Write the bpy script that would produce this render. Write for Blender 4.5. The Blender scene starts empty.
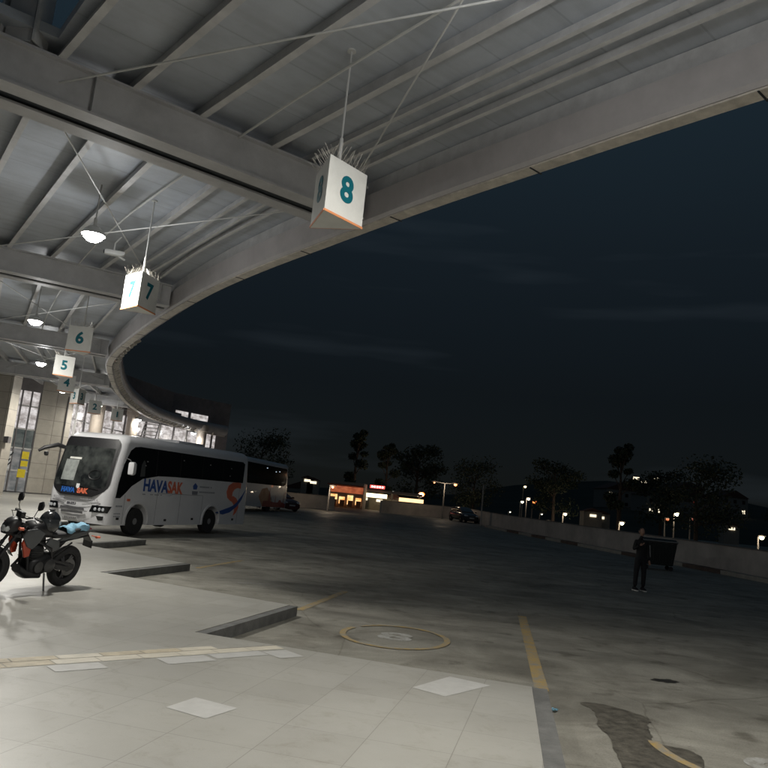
import bpy, bmesh, math, random
from mathutils import Vector, Matrix
random.seed(7)
S = bpy.context.scene
COL = S.collection
PI = math.pi
R = math.radians

# ------------------------------------------------------------------ camera
F = 750.0; H = 1.75; SL = 0.10
roll = math.atan(SL); pitch = math.atan((506 - 384) * math.cos(roll) / F)
fv = Vector((0, math.cos(pitch), math.sin(pitch)))
r0 = Vector((1, 0, 0)); u0 = r0.cross(fv)
rv = math.cos(roll) * r0 + math.sin(roll) * u0
uv = rv.cross(fv)
cam_d = bpy.data.cameras.new('camera'); cam = bpy.data.objects.new('camera', cam_d); COL.objects.link(cam)
cam.matrix_world = Matrix(((rv.x, uv.x, -fv.x, 0), (rv.y, uv.y, -fv.y, 0), (rv.z, uv.z, -fv.z, H), (0, 0, 0, 1)))
cam_d.sensor_width = 36; cam_d.lens = F / 768 * 36; cam_d.clip_end = 3000; cam_d.clip_start = 0.05
S.camera = cam
S.view_settings.view_transform = 'Standard'; S.view_settings.look = 'None'
S.view_settings.gamma = 1; S.view_settings.exposure = 0; S.view_settings.use_curve_mapping = False
S.render.resolution_x = 1024; S.render.resolution_y = 1024
S.render.engine = 'CYCLES'

def gz(y):                      # the yard rises gently towards its far end
    return 0.018 * min(max(0.0, y - 20), 65)

# ------------------------------------------------------------------ materials
MATS = {}
def lin(c):
    return tuple(((v / 255) / 12.92 if v / 255 <= 0.04045 else ((v / 255 + 0.055) / 1.055) ** 2.4) for v in c)
def mat(name, col, rough=0.6, metal=0.0, var=0.12, scale=6.0, bump=0.0, bscale=60.0, emit=None, es=1.0, coat=0.0, spec=0.5, col2=None):
    if name in MATS: return MATS[name]
    m = bpy.data.materials.new(name); m.use_nodes = True
    nt = m.node_tree; n = nt.nodes; l = nt.links
    b = n['Principled BSDF']
    b.inputs['Roughness'].default_value = rough; b.inputs['Metallic'].default_value = metal
    b.inputs['Specular IOR Level'].default_value = spec
    b.inputs['Coat Weight'].default_value = coat
    c = Vector(col[:3])
    tc = n.new('ShaderNodeTexCoord')
    nz = n.new('ShaderNodeTexNoise'); nz.inputs['Scale'].default_value = scale; nz.inputs['Detail'].default_value = 6
    nz.inputs['Roughness'].default_value = 0.65
    l.new(tc.outputs['Object'], nz.inputs['Vector'])
    cr = n.new('ShaderNodeValToRGB')
    a = c * (1 - var); d = Vector(col2) if col2 else c * (1 + var)
    cr.color_ramp.elements[0].position = 0.3; cr.color_ramp.elements[1].position = 0.7
    cr.color_ramp.elements[0].color = (*a, 1); cr.color_ramp.elements[1].color = (*[min(1, v) for v in d], 1)
    l.new(nz.outputs['Fac'], cr.inputs['Fac']); l.new(cr.outputs['Color'], b.inputs['Base Color'])
    if bump:
        n2 = n.new('ShaderNodeTexNoise'); n2.inputs['Scale'].default_value = bscale; n2.inputs['Detail'].default_value = 4
        l.new(tc.outputs['Object'], n2.inputs['Vector'])
        bp = n.new('ShaderNodeBump'); bp.inputs['Strength'].default_value = bump; bp.inputs['Distance'].default_value = 0.02
        l.new(n2.outputs['Fac'], bp.inputs['Height']); l.new(bp.outputs['Normal'], b.inputs['Normal'])
    if emit:
        b.inputs['Emission Color'].default_value = (*emit, 1); b.inputs['Emission Strength'].default_value = es
    MATS[name] = m
    return m

# ------------------------------------------------------------------ mesh helpers
class MB:
    def __init__(self): self.v = []; self.f = []; self.uv = None
    def add(self, vs, fs):
        k = len(self.v); self.v += [tuple(p) for p in vs]; self.f += [tuple(i + k for i in f) for f in fs]; return self
    def box(self, c, s, M=None):
        cx, cy, cz = c; sx, sy, sz = s[0] / 2, s[1] / 2, s[2] / 2
        vs = [Vector((cx + i * sx, cy + j * sy, cz + k * sz)) for i in (-1, 1) for j in (-1, 1) for k in (-1, 1)]
        if M: vs = [M @ v for v in vs]
        return self.add(vs, [(0, 1, 3, 2), (4, 6, 7, 5), (0, 4, 5, 1), (2, 3, 7, 6), (0, 2, 6, 4), (1, 5, 7, 3)])
    def beam(self, a, b, w, h, up=(0, 0, 1)):
        a = Vector(a); b = Vector(b); d = (b - a).normalized(); s = d.cross(Vector(up)).normalized() * w / 2
        u = s.cross(d).normalized() * h / 2
        vs = [p + i * s + j * u for p in (a, b) for i, j in ((-1, -1), (1, -1), (1, 1), (-1, 1))]
        return self.add(vs, [(0, 3, 2, 1), (4, 5, 6, 7), (0, 1, 5, 4), (1, 2, 6, 5), (2, 3, 7, 6), (3, 0, 4, 7)])
    def tube(self, pts, rad, n=10, cap=True):
        pts = [Vector(p) for p in pts]
        rs = rad if isinstance(rad, (list, tuple)) else [rad] * len(pts)
        rings = []; prev = None
        for i, p in enumerate(pts):
            d = (pts[min(i + 1, len(pts) - 1)] - pts[max(i - 1, 0)]).normalized()
            if prev is None:
                s = d.cross(Vector((0, 0, 1)) if abs(d.z) < .9 else Vector((1, 0, 0))).normalized()
            else:
                s = (prev - d * prev.dot(d)).normalized()
            prev = s; t = d.cross(s)
            rings.append([p + rs[i] * (math.cos(a) * s + math.sin(a) * t) for a in [2 * PI * k / n for k in range(n)]])
        vs = [v for r_ in rings for v in r_]
        fs = [(i * n + k, i * n + (k + 1) % n, (i + 1) * n + (k + 1) % n, (i + 1) * n + k) for i in range(len(pts) - 1) for k in range(n)]
        if cap: fs += [tuple(range(n))[::-1], tuple((len(pts) - 1) * n + k for k in range(n))]
        return self.add(vs, fs)
    def lathe(self, prof, M=None, n=24):      # prof of (r, z) round local z
        vs = []; fs = []
        for r_, z in prof:
            for k in range(n): vs.append(Vector((r_ * math.cos(2 * PI * k / n), r_ * math.sin(2 * PI * k / n), z)))
        for i in range(len(prof) - 1):
            for k in range(n): fs.append((i * n + k, i * n + (k + 1) % n, (i + 1) * n + (k + 1) % n, (i + 1) * n + k))
        if prof[0][0] > 1e-4 and prof[0] != prof[-1]: fs.append(tuple(range(n))[::-1])
        if prof[-1][0] > 1e-4 and prof[0] != prof[-1]: fs.append(tuple((len(prof) - 1) * n + k for k in range(n)))
        if M: vs = [M @ v for v in vs]
        return self.add(vs, fs)
    def prism(self, poly, y0, y1, M=None):     # poly in (x, z), extruded in y
        n = len(poly)
        vs = [Vector((x, y, z)) for y in (y0, y1) for x, z in poly]
        if M: vs = [M @ v for v in vs]
        return self.add(vs, [tuple(range(n)), tuple(range(2 * n - 1, n - 1, -1))] + [(i, n + i, n + (i + 1) % n, (i + 1) % n) for i in range(n)])
    def blob(self, secs, n=16, e=2.4):         # lofted superellipse; secs (x, y, z, half width, half height)
        vs = []; fs = []
        for x, y, z, w, h in secs:
            for k in range(n):
                a = 2 * PI * k / n; c = math.cos(a); s = math.sin(a)
                vs.append(Vector((x, y + w * math.copysign(abs(c) ** (2 / e), c), z + h * math.copysign(abs(s) ** (2 / e), s))))
        for i in range(len(secs) - 1):
            for k in range(n): fs.append((i * n + k, i * n + (k + 1) % n, (i + 1) * n + (k + 1) % n, (i + 1) * n + k))
        fs += [tuple(range(n))[::-1], tuple((len(secs) - 1) * n + k for k in range(n))]
        return self.add(vs, fs)
    def build(self, name, m, parent=None, smooth=False, M=None, bevel=0):
        me = bpy.data.meshes.new(name)
        vs = [M @ Vector(v) for v in self.v] if M else self.v
        me.from_pydata([tuple(v) for v in vs], [], self.f); me.validate()
        bm = bmesh.new(); bm.from_mesh(me); bmesh.ops.recalc_face_normals(bm, faces=bm.faces)
        if smooth:
            for f in bm.faces: f.smooth = True
            for e_ in bm.edges:
                if len(e_.link_faces) == 2 and e_.calc_face_angle() > 0.7: e_.smooth = False
        bm.to_mesh(me); bm.free()
        if m: me.materials.append(m)
        o = bpy.data.objects.new(name, me); COL.objects.link(o)
        if parent: o.parent = parent
        if bevel:
            md = o.modifiers.new('bevel', 'BEVEL'); md.width = bevel; md.segments = 2; md.limit_method = 'ANGLE'
        return o

def tag(o, label=None, cat=None, group=None, kind=None):
    if label: o['label'] = label
    if cat: o['category'] = cat
    if group: o['group'] = group
    if kind: o['kind'] = kind
    return o
def empty(name, loc, rz=0, label=None, cat=None, group=None, rx=0):
    o = bpy.data.objects.new(name, None); COL.objects.link(o); o.location = loc; o.rotation_euler = (rx, 0, rz)
    return tag(o, label, cat, group)
def text(name, s, size, m, parent, M, bold=0.0, depth=0.003, align='CENTER', sx=1.0, bend=None):
    cu = bpy.data.curves.new(name, 'FONT'); cu.body = s; cu.size = size; cu.offset = bold; cu.extrude = depth
    cu.align_x = align; cu.align_y = 'CENTER'; cu.resolution_u = 4
    t = bpy.data.objects.new('tmp_text', cu); COL.objects.link(t)
    bpy.context.view_layer.update()
    me = bpy.data.meshes.new_from_object(t.evaluated_get(bpy.context.evaluated_depsgraph_get()))
    bpy.data.objects.remove(t); bpy.data.curves.remove(cu)
    me.transform(Matrix.Diagonal((sx, 1, 1, 1))); me.transform(M)
    me.name = name; me.materials.clear(); me.materials.append(m)
    o = bpy.data.objects.new(name, me); COL.objects.link(o); o.parent = parent
    return o
def copy_tree(o, parent=None):
    c = o.copy(); COL.objects.link(c); c.parent = parent
    for ch in list(o.children): copy_tree(ch, c)
    return c
def frame(xa, ya, origin):       # matrix whose x axis = xa, y axis = ya (text plane), located at origin
    xa = Vector(xa).normalized(); ya = Vector(ya); za = xa.cross(ya).normalized(); ya = za.cross(xa)
    return Matrix(((xa.x, ya.x, za.x, origin[0]), (xa.y, ya.y, za.y, origin[1]), (xa.z, ya.z, za.z, origin[2]), (0, 0, 0, 1)))

# ------------------------------------------------------------------ base materials
white_metal = mat('white_metal', (.62, .62, .6), .45, var=.06)
soffit = mat('deck_metal', (.44, .47, .51), .5, var=.14, scale=1.1)
_nt = soffit.node_tree; _n = _nt.nodes; _l = _nt.links; _b = _n['Principled BSDF']
_uv = _n.new('ShaderNodeUVMap'); _br = _n.new('ShaderNodeTexBrick'); _br.offset = .0
_br.inputs['Scale'].default_value = 1; _br.inputs['Brick Width'].default_value = .92; _br.inputs['Row Height'].default_value = 40
_br.inputs['Mortar Size'].default_value = .012; _br.inputs['Color1'].default_value = (.97, .97, .97, 1); _br.inputs['Color2'].default_value = (1.02, 1.02, 1.02, 1); _br.inputs['Mortar'].default_value = (.82, .82, .82, 1)
_l.new(_uv.outputs['UV'], _br.inputs['Vector'])
_mp = _n.new('ShaderNodeMapping'); _mp.inputs['Scale'].default_value = (5, .35, 1); _l.new(_uv.outputs['UV'], _mp.inputs['Vector'])
_nz = _n.new('ShaderNodeTexNoise'); _nz.inputs['Scale'].default_value = 1.2; _nz.inputs['Detail'].default_value = 6; _l.new(_mp.outputs[0], _nz.inputs['Vector'])
_cr = _n.new('ShaderNodeValToRGB'); _cr.color_ramp.elements[0].position = .28; _cr.color_ramp.elements[0].color = (.88, .87, .86, 1); _cr.color_ramp.elements[1].position = .55; _cr.color_ramp.elements[1].color = (1, 1, 1, 1)
_l.new(_nz.outputs['Fac'], _cr.inputs['Fac'])
_src = _b.inputs['Base Color'].links[0].from_socket
_m1 = _n.new('ShaderNodeMixRGB'); _m1.blend_type = 'MULTIPLY'; _m1.inputs[0].default_value = 1; _l.new(_src, _m1.inputs[1]); _l.new(_br.outputs['Color'], _m1.inputs[2])
_m2 = _n.new('ShaderNodeMixRGB'); _m2.blend_type = 'MULTIPLY'; _m2.inputs[0].default_value = 1; _l.new(_m1.outputs[0], _m2.inputs[1]); _l.new(_cr.outputs[0], _m2.inputs[2]); _l.new(_m2.outputs[0], _b.inputs['Base Color'])
_bp = _n.new('ShaderNodeBump'); _bp.inputs['Strength'].default_value = .15; _bp.inputs['Distance'].default_value = .01; _bp.invert = True
_l.new(_br.outputs['Fac'], _bp.inputs['Height']); _l.new(_bp.outputs['Normal'], _b.inputs['Normal'])
steel = mat('painted_steel', (.56, .555, .55), .5, var=.16, scale=3)
steel_d = mat('girder_steel', (.47, .465, .465), .5, var=.16, scale=2)
fascia_m = mat('fascia_paint', (.43, .41, .41), .5, var=.12, scale=2)
lip_m = mat('fascia_lip_paint', (.62, .57, .50), .5, var=.25, scale=5)
gap_m = mat('dark_slot', (.03, .035, .04), .7)
black_m = mat('black_plastic', (.018, .018, .02), .42, var=.3, scale=30)
rubber = mat('rubber', (.02, .02, .02), .85, var=.3, scale=40, bump=.3)
chrome = mat('bare_metal', (.6, .6, .6), .25, metal=.9, var=.1)
glass_d = mat('tinted_glass', (.006, .007, .008), .06, var=.1, spec=.6)
teal = mat('teal_vinyl', (.0, .13, .17), .5, var=.03)
bus_white = mat('bus_paint', (.76, .76, .78), .28, var=.06, scale=1.2, coat=.4)
blue_v = mat('blue_vinyl', (.03, .09, .32), .4, var=.04)
orange_v = mat('orange_vinyl', (.72, .17, .09), .4, var=.06)
grey_v = mat('grey_vinyl', (.22, .23, .26), .5, var=.05)

# ------------------------------------------------------------------ world
w = bpy.data.worlds.new('World'); S.world = w; w.use_nodes = True
nt = w.node_tree; n = nt.nodes; l = nt.links
bg = n['Background']
sky = n.new('ShaderNodeTexSky'); sky.sky_type = 'NISHITA'; sky.sun_disc = False
sky.sun_elevation = R(24); sky.sun_rotation = R(150)
tc = n.new('ShaderNodeTexCoord'); sp = n.new('ShaderNodeSeparateXYZ'); l.new(tc.outputs['Generated'], sp.inputs[0])
cr = n.new('ShaderNodeValToRGB'); l.new(sp.outputs['Z'], cr.inputs['Fac'])
e = cr.color_ramp.elements
e[0].position = 0.0; e[0].color = (.0028, .0036, .0043, 1)
e[1].position = 1.0; e[1].color = (.014, .026, .040, 1)
x = e.new(.16); x.color = (.0032, .0046, .0058, 1)
x = e.new(.34); x.color = (.0062, .0102, .0140, 1)
x = e.new(.55); x.color = (.0105, .0195, .0275, 1)
mp = n.new('ShaderNodeMapping'); mp.inputs['Scale'].default_value = (1.1, 1.1, 9); l.new(tc.outputs['Generated'], mp.inputs['Vector'])
nz = n.new('ShaderNodeTexNoise'); nz.inputs['Scale'].default_value = 1.6; nz.inputs['Detail'].default_value = 4; l.new(mp.outputs[0], nz.inputs['Vector'])
cr2 = n.new('ShaderNodeValToRGB'); cr2.color_ramp.elements[0].position = .60; cr2.color_ramp.elements[1].position = .85
cr2.color_ramp.elements[0].color = (0, 0, 0, 1); cr2.color_ramp.elements[1].color = (.012, .015, .018, 1)
l.new(nz.outputs['Fac'], cr2.inputs['Fac'])
ad = n.new('ShaderNodeMixRGB'); ad.blend_type = 'ADD'; ad.inputs[0].default_value = 1
l.new(cr.outputs[0], ad.inputs[1]); l.new(cr2.outputs[0], ad.inputs[2])
ad2 = n.new('ShaderNodeMixRGB'); ad2.blend_type = 'ADD'; ad2.inputs[0].default_value = .0006
l.new(ad.outputs[0], ad2.inputs[1]); l.new(sky.outputs[0], ad2.inputs[2])
l.new(ad2.outputs[0], bg.inputs['Color']); bg.inputs['Strength'].default_value = 1.0
sd = bpy.data.lights.new('moon', 'SUN'); sd.energy = 0.012; sd.angle = R(.5); sd.color = (.8, .88, 1)
so = bpy.data.objects.new('moon', sd); COL.objects.link(so); so.rotation_euler = (R(66), 0, R(-30)); so.location = (0, 0, 80)

# ------------------------------------------------------------------ ground
gm = bpy.data.materials.new('yard_concrete'); gm.use_nodes = True
nt = gm.node_tree; n = nt.nodes; l = nt.links; b = n['Principled BSDF']
tc = n.new('ShaderNodeTexCoord')
def noise(scale, det=6, rough=.6, vec=None, dist=0):
    q = n.new('ShaderNodeTexNoise'); q.inputs['Scale'].default_value = scale; q.inputs['Detail'].default_value = det
    q.inputs['Roughness'].default_value = rough; q.inputs['Distortion'].default_value = dist
    l.new(vec or tc.outputs['Object'], q.inputs['Vector']); return q.outputs['Fac']
def ramp(f, p0, c0, p1, c1):
    q = n.new('ShaderNodeValToRGB'); q.color_ramp.elements[0].position = p0; q.color_ramp.elements[1].position = p1
    q.color_ramp.elements[0].color = (*c0, 1); q.color_ramp.elements[1].color = (*c1, 1); l.new(f, q.inputs['Fac']); return q.outputs['Color']
def mix(mode, a, b_, fac=1.0):
    q = n.new('ShaderNodeMixRGB'); q.blend_type = mode; q.inputs[0].default_value = fac
    l.new(a, q.inputs[1]); l.new(b_, q.inputs[2]); return q.outputs[0]
base = ramp(noise(.35, 8, .6), .3, (.25, .24, .21), .72, (.41, .395, .345))
mpn = n.new('ShaderNodeMapping'); mpn.inputs['Rotation'].default_value = (0, 0, R(-22)); mpn.inputs['Scale'].default_value = (.28, 1.3, 1)
l.new(tc.outputs['Object'], mpn.inputs['Vector'])
tyre = ramp(noise(.9, 7, .62, mpn.outputs[0], .6), .36, (.70, .70, .70), .66, (1, 1, 1))
spots = ramp(noise(2.3, 5, .55), .30, (.6, .59, .57), .42, (1, 1, 1))
grain = ramp(noise(60, 4, .7), .3, (.8, .8, .8), .7, (1.15, 1.15, 1.15))
vo = n.new('ShaderNodeTexVoronoi'); vo.feature = 'DISTANCE_TO_EDGE'; vo.inputs['Scale'].default_value = .33
wv = n.new('ShaderNodeMixRGB'); wv.inputs[0].default_value = .12; wn_ = n.new('ShaderNodeTexNoise'); wn_.inputs['Scale'].default_value = 1.4; wn_.inputs['Detail'].default_value = 8
l.new(tc.outputs['Object'], wn_.inputs['Vector']); l.new(tc.outputs['Object'], wv.inputs[1]); l.new(wn_.outputs['Color'], wv.inputs[2]); l.new(wv.outputs[0], vo.inputs['Vector'])
crack = ramp(vo.outputs['Distance'], 0.0, (.74, .73, .71), .0035, (1, 1, 1))
blot = ramp(noise(.8, 9, .7, None, .8), .38, (.70, .69, .67), .60, (1.04, 1.04, 1.03))
drip = ramp(noise(14, 5, .7), .30, (.7, .69, .66), .40, (1, 1, 1))
c = mix('MULTIPLY', mix('MULTIPLY', mix('MULTIPLY', mix('MULTIPLY', mix('MULTIPLY', mix('MULTIPLY', base, tyre), spots), grain), crack), blot), drip); b.inputs['Specular IOR Level'].default_value = .25
l.new(c, b.inputs['Base Color'])
rr = ramp(noise(.8, 6), .3, (.45,) * 3, .7, (.8,) * 3); l.new(rr, b.inputs['Roughness'])
bp = n.new('ShaderNodeBump'); bp.inputs['Strength'].default_value = .35; bp.inputs['Distance'].default_value = .01
l.new(noise(90, 3), bp.inputs['Height']); l.new(bp.outputs['Normal'], b.inputs['Normal'])

m = MB(); ys = [-400, 0, 20] + list(range(25, 90, 5)) + [120, 400, 1500]; xs = [-1200, -60, 0, 60, 1200]
for y in ys:
    for x in xs: m.v.append((x, y, gz(y)))
for i in range(len(ys) - 1):
    for j in range(len(xs) - 1):
        k = i * len(xs) + j; m.f.append((k, k + 1, k + 1 + len(xs), k + len(xs)))
tag(m.build('ground', gm), 'worn grey concrete bus yard rising gently to the far wall', kind='structure')

def sheet(name, pts, m_, dz, parent=None, thick=None):
    """flat polygon laid on the sloping ground"""
    bm = bmesh.new(); vs = [bm.verts.new((x, y, 0)) for x, y in pts]; bm.faces.new(vs)
    for yc in range(20, 90, 5):
        bmesh.ops.bisect_plane(bm, geom=bm.verts[:] + bm.edges[:] + bm.faces[:], plane_co=(0, yc, 0), plane_no=(0, 1, 0))
    if thick:
        r_ = bmesh.ops.extrude_face_region(bm, geom=bm.faces[:])
        top = [g_ for g_ in r_['geom'] if isinstance(g_, bmesh.types.BMVert)]
        for v in bm.verts: v.co.z = gz(v.co.y) + dz - thick
        for v in top: v.co.z = gz(v.co.y) + dz
    else:
        for v in bm.verts: v.co.z = gz(v.co.y) + dz
    bmesh.ops.recalc_face_normals(bm, faces=bm.faces[:])
    if not thick:
        for f in bm.faces:
            if f.normal.z < 0: f.normal_flip()
    bmesh.ops.triangulate(bm, faces=[f for f in bm.faces if len(f.verts) > 4])
    me = bpy.data.meshes.new(name); bm.to_mesh(me); bm.free(); me.materials.append(m_)
    o = bpy.data.objects.new(name, me); COL.objects.link(o)
    if parent: o.parent = parent
    return o

# ------------------------------------------------------------------ platform (tiled pavement with a saw-tooth edge)
pm = bpy.data.materials.new('platform_tiles'); pm.use_nodes = True
nt = pm.node_tree; n = nt.nodes; l = nt.links; b = n['Principled BSDF']; tc = n.new('ShaderNodeTexCoord')
mpn = n.new('ShaderNodeMapping'); mpn.inputs['Rotation'].default_value = (0, 0, R(13.8)); l.new(tc.outputs['Object'], mpn.inputs['Vector'])
br = n.new('ShaderNodeTexBrick'); br.offset = 0; br.inputs['Scale'].default_value = 1
br.inputs['Brick Width'].default_value = .6; br.inputs['Row Height'].default_value = .6
br.inputs['Mortar Size'].default_value = .004; br.inputs['Mortar Smooth'].default_value = .4; br.inputs['Bias'].default_value = 0
br.inputs['Color1'].default_value = (.355, .346, .318, 1); br.inputs['Color2'].default_value = (.39, .382, .353, 1)
br.inputs['Mortar'].default_value = (.265, .256, .232, 1)
l.new(mpn.outputs[0], br.inputs['Vector'])
d1 = ramp(noise(.5, 7, .6), .3, (.88, .88, .88), .7, (1.06, 1.06, 1.05))
d2 = ramp(noise(1.7, 7, .7), .25, (.93, .925, .91), .6, (1, 1, 1))
d3 = ramp(noise(120, 3, .7), .3, (.95, .95, .95), .7, (1.04, 1.04, 1.04))
d4 = ramp(noise(3.2, 9, .78, None, .8), .33, (.84, .825, .79), .47, (1, 1, 1)); d5 = ramp(noise(26, 3, .6), .24, (.72, .71, .69), .30, (1, 1, 1))
l.new(mix('MULTIPLY', mix('MULTIPLY', mix('MULTIPLY', mix('MULTIPLY', mix('MULTIPLY', br.outputs['Color'], d1), d2), d3), d4), d5), b.inputs['Base Color'])
l.new(ramp(noise(1.2, 6), .3, (.38,) * 3, .75, (.46,) * 3), b.inputs['Roughness']); b.inputs['Specular IOR Level'].default_value = .30
bp = n.new('ShaderNodeBump'); bp.inputs['Strength'].default_value = .12; bp.inputs['Distance'].default_value = .004
l.new(br.outputs['Fac'], bp.inputs['Height']); bp.invert = True; l.new(bp.outputs['Normal'], b.inputs['Normal'])
kerb_m = mat('kerb_stone', (.13, .13, .125), .7, var=.3, scale=5, bump=.3)

teeth = [(9.6, -3.5), (8.7, -3.0), (9.2, 0.1), (5.0, 1.2), (5.5, 4.2), (1.14, 4.35), (1.74, 7.72), (-1.84, 8.8), (-1.08, 11.68), (-4.56, 13.38),
         (-3.82, 16.36), (-7.0, 18.5), (-6.31, 21.54), (-10.3, 22.9), (-9.5, 27.0), (-12.4, 29.6), (-11.6, 33.4), (-14.2, 36.5), (-13.4, 41), (-15.2, 46), (-14.6, 53), (-12.0, 60)]
inner = [(-12.0, 63.5), (-15, 61), (-19, 56), (-20, 48), (-22.5, 42), (-22.5, 36), (-19, 28), (-15, 16), (-11.8, 6), (-8.6, -4), (-4, -14), (8, -14)]
plat = sheet('platform', teeth + inner, pm, .15, thick=.13)
tag(plat, 'pale grey tiled waiting platform with saw-tooth bus bays', kind='structure')
# kerb stones along the visible returns
for a, b_, wd in (((1.14, 4.35), (1.74, 7.72), .15), ((-1.84, 8.8), (-1.08, 11.68), .12), ((-4.56, 13.38), (-3.82, 16.36), .12), ((-7.0, 18.5), (-6.31, 21.54), .12),
              ((-10.3, 22.9), (-9.5, 27.0), .12)):
    a = Vector(a); b_ = Vector(b_); d = (b_ - a).normalized(); nn = Vector((d.y, -d.x)) * wd
    a2 = a; b2 = b_ + d * .02
    sheet('kerb', [tuple(a2), tuple(a2 + nn), tuple(b2 + nn), tuple(b2)], kerb_m, .142, plat, thick=.141)
# paler replaced tiles and the tactile strip
pale = mat('pale_tile', (.50, .495, .475), .4, var=.08, scale=8, bump=.05)
cream = mat('cream_tile', (.56, .52, .43), .5, var=.15, scale=5)
ochre = mat('ochre_tile', (.46, .40, .29), .6, var=.25, scale=6)
line_m = mat('joint_sand', (.12, .10, .07), .9, var=.3, scale=10)
for q in ([(-1.35, 5.80), (-1.21, 6.14), (-.85, 5.96), (-1.02, 5.62)], [(.53, 7.18), (.94, 7.80), (1.31, 7.58), (.81, 6.96)]):
    sheet('pale_tile', q, pale, .1525, plat)
D = Vector((.735, .678)); N = Vector((-.678, .735)); P0 = Vector((-2.80, 6.72))
def strip(s0, s1, n0, n1, m_, dz=.1525, name='tactile_tile'):
    q = [P0 + D * s + N * t for s, t in ((s0, n0), (s1, n0), (s1, n1), (s0, n1))]
    return sheet(name, [tuple(v) for v in q], m_, dz, plat)
for i in range(13):
    s0 = -2.6 + i * .4
    strip(s0 + .004, s0 + .396, -.17, .0, [cream, ochre, ochre, cream][i % 4] if i < 8 else cream)
    if i < 11: strip(s0 + .1, s0 + .49, .012, .15, [ochre, cream, ochre][i % 3])
strip(-2.6, 2.6, .0015, .0105, line_m, .1532, 'joint')
for s0, n0, ln, wd in ((.1, -.42, .45, .22), (1.1, -.45, .5, .25), (1.65, -.38, .6, .2), (2.27, -.55, .3, .32), (-1.5, -.4, .4, .2)):
    strip(s0, s0 + ln, n0, n0 + wd, pale, .1528, 'pale_tile')

# painted marks on the concrete
def worn(name, col):
    m_ = bpy.data.materials.new(name); m_.use_nodes = True; global n, l, tc
    nt_ = m_.node_tree; n = nt_.nodes; l = nt_.links; b_ = n['Principled BSDF']; tc = n.new('ShaderNodeTexCoord')
    l.new(ramp(noise(5.5, 9, .8), .41, (.24, .23, .20), .60, col), b_.inputs['Base Color']); b_.inputs['Roughness'].default_value = .75
    return m_
yel = worn('worn_yellow_paint', (.40, .27, .08)); whi = worn('worn_white_paint', (.42, .42, .40))
def line2(a, b_, wd, m_, name='bay_line', label=None):
    a = Vector(a); b_ = Vector(b_); d = (b_ - a).normalized(); nn = Vector((-d.y, d.x)) * wd / 2
    o = sheet(name, [tuple(a + nn), tuple(a - nn), tuple(b_ - nn), tuple(b_ + nn)], m_, .004)
    return tag(o, label, kind='structure')
line2((1.98, 8.3), (2.96, 14.3), .15, yel, label='worn yellow line beyond the near platform corner')
line2((-.98, 12.3), (-.36, 15.4), .13, yel, label='worn yellow line beyond the second platform corner')
line2((-3.7, 17.0), (-3.2, 20.0), .13, yel, label='faint yellow line beyond the third platform corner')
line2((-2.45, 15.1), (-1.85, 15.35), .12, whi, label='short worn white dash on the concrete')
def ring(cx, cy, ra, rb, wd, rot, label, gaps=()):
    m_ = MB(); k = 64
    for i in range(k):
        a0, a1 = 2 * PI * i / k, 2 * PI * (i + 1) / k
        if any(g0 < math.degrees(a0) < g1 for g0, g1 in gaps): continue
        q = []
        for a, s in ((a0, 0), (a1, 0), (a1, 1), (a0, 1)):
            x_, y_ = (ra - s * wd) * math.cos(a), (rb - s * wd) * math.sin(a)
            q.append((cx + x_ * math.cos(rot) - y_ * math.sin(rot), cy + x_ * math.sin(rot) + y_ * math.cos(rot), .008))
        m_.add(q, [(0, 1, 2, 3)])
    return tag(m_.build('bay_ring', yel), label, kind='structure')
ring(.5, 10.72, .75, .95, .085, R(-15), 'worn yellow painted ring around the bay eight numeral', gaps=((148, 162),))
ring(3.35, 6.55, .82, .95, .10, R(10), 'worn yellow ring of the next bay at the right', gaps=((20, 152), (215, 235), (262, 330)))
tz = Matrix.Translation((.5, 10.7, .003)) @ Matrix.Rotation(R(-8), 4, 'Z')
t8 = text('bay_numeral', '8', .8, whi, None, tz, bold=.03, depth=.002, sx=1.15); tag(t8, 'worn white numeral 8 painted inside the yellow ring', kind='structure')
tz = Matrix.Translation((3.45, 6.25, .003)) @ Matrix.Rotation(R(10), 4, 'Z')
t9 = text('bay_numeral', '9', .8, whi, None, tz, bold=.03, depth=.002, sx=1.15); tag(t9, 'worn white numeral painted in the right hand bay', kind='structure')

# wet patch
wet = mat('wet_stain', (.10, .092, .075), .42, var=.5, scale=11, bump=.25, bscale=40)
wp = [(2.28, 7.92), (2.42, 7.96), (2.58, 7.9), (2.72, 7.76), (2.83, 7.58), (2.80, 7.42), (2.70, 7.2), (2.66, 7.0), (2.60, 6.78), (2.68, 6.66), (2.82, 6.62), (2.86, 6.45), (2.78, 6.2), (2.7, 5.9), (2.3, 5.7), (2.08, 5.9), (2.12, 6.3), (2.2, 6.7), (2.22, 7.1), (2.30, 7.45), (2.33, 7.65)]
pts = []
for i in range(len(wp)):
    a, b_, c_, d_ = [Vector(wp[(i + k) % len(wp)]) for k in (-1, 0, 1, 2)]
    for j in range(5):
        t = j / 5; q = .5 * ((2 * b_) + (c_ - a) * t + (2 * a - 5 * b_ + 4 * c_ - d_) * t * t + (3 * b_ - a - 3 * c_ + d_) * t ** 3)
        pts.append((q.x + random.uniform(-.012, .012), q.y + random.uniform(-.015, .015)))
tag(sheet('wet_patch', pts, wet, .004), 'dark wet patch on the concrete beside the platform edge', kind='structure')
oil = mat('oil_stain', (.03, .028, .024), .5, var=.3, scale=9)
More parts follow.
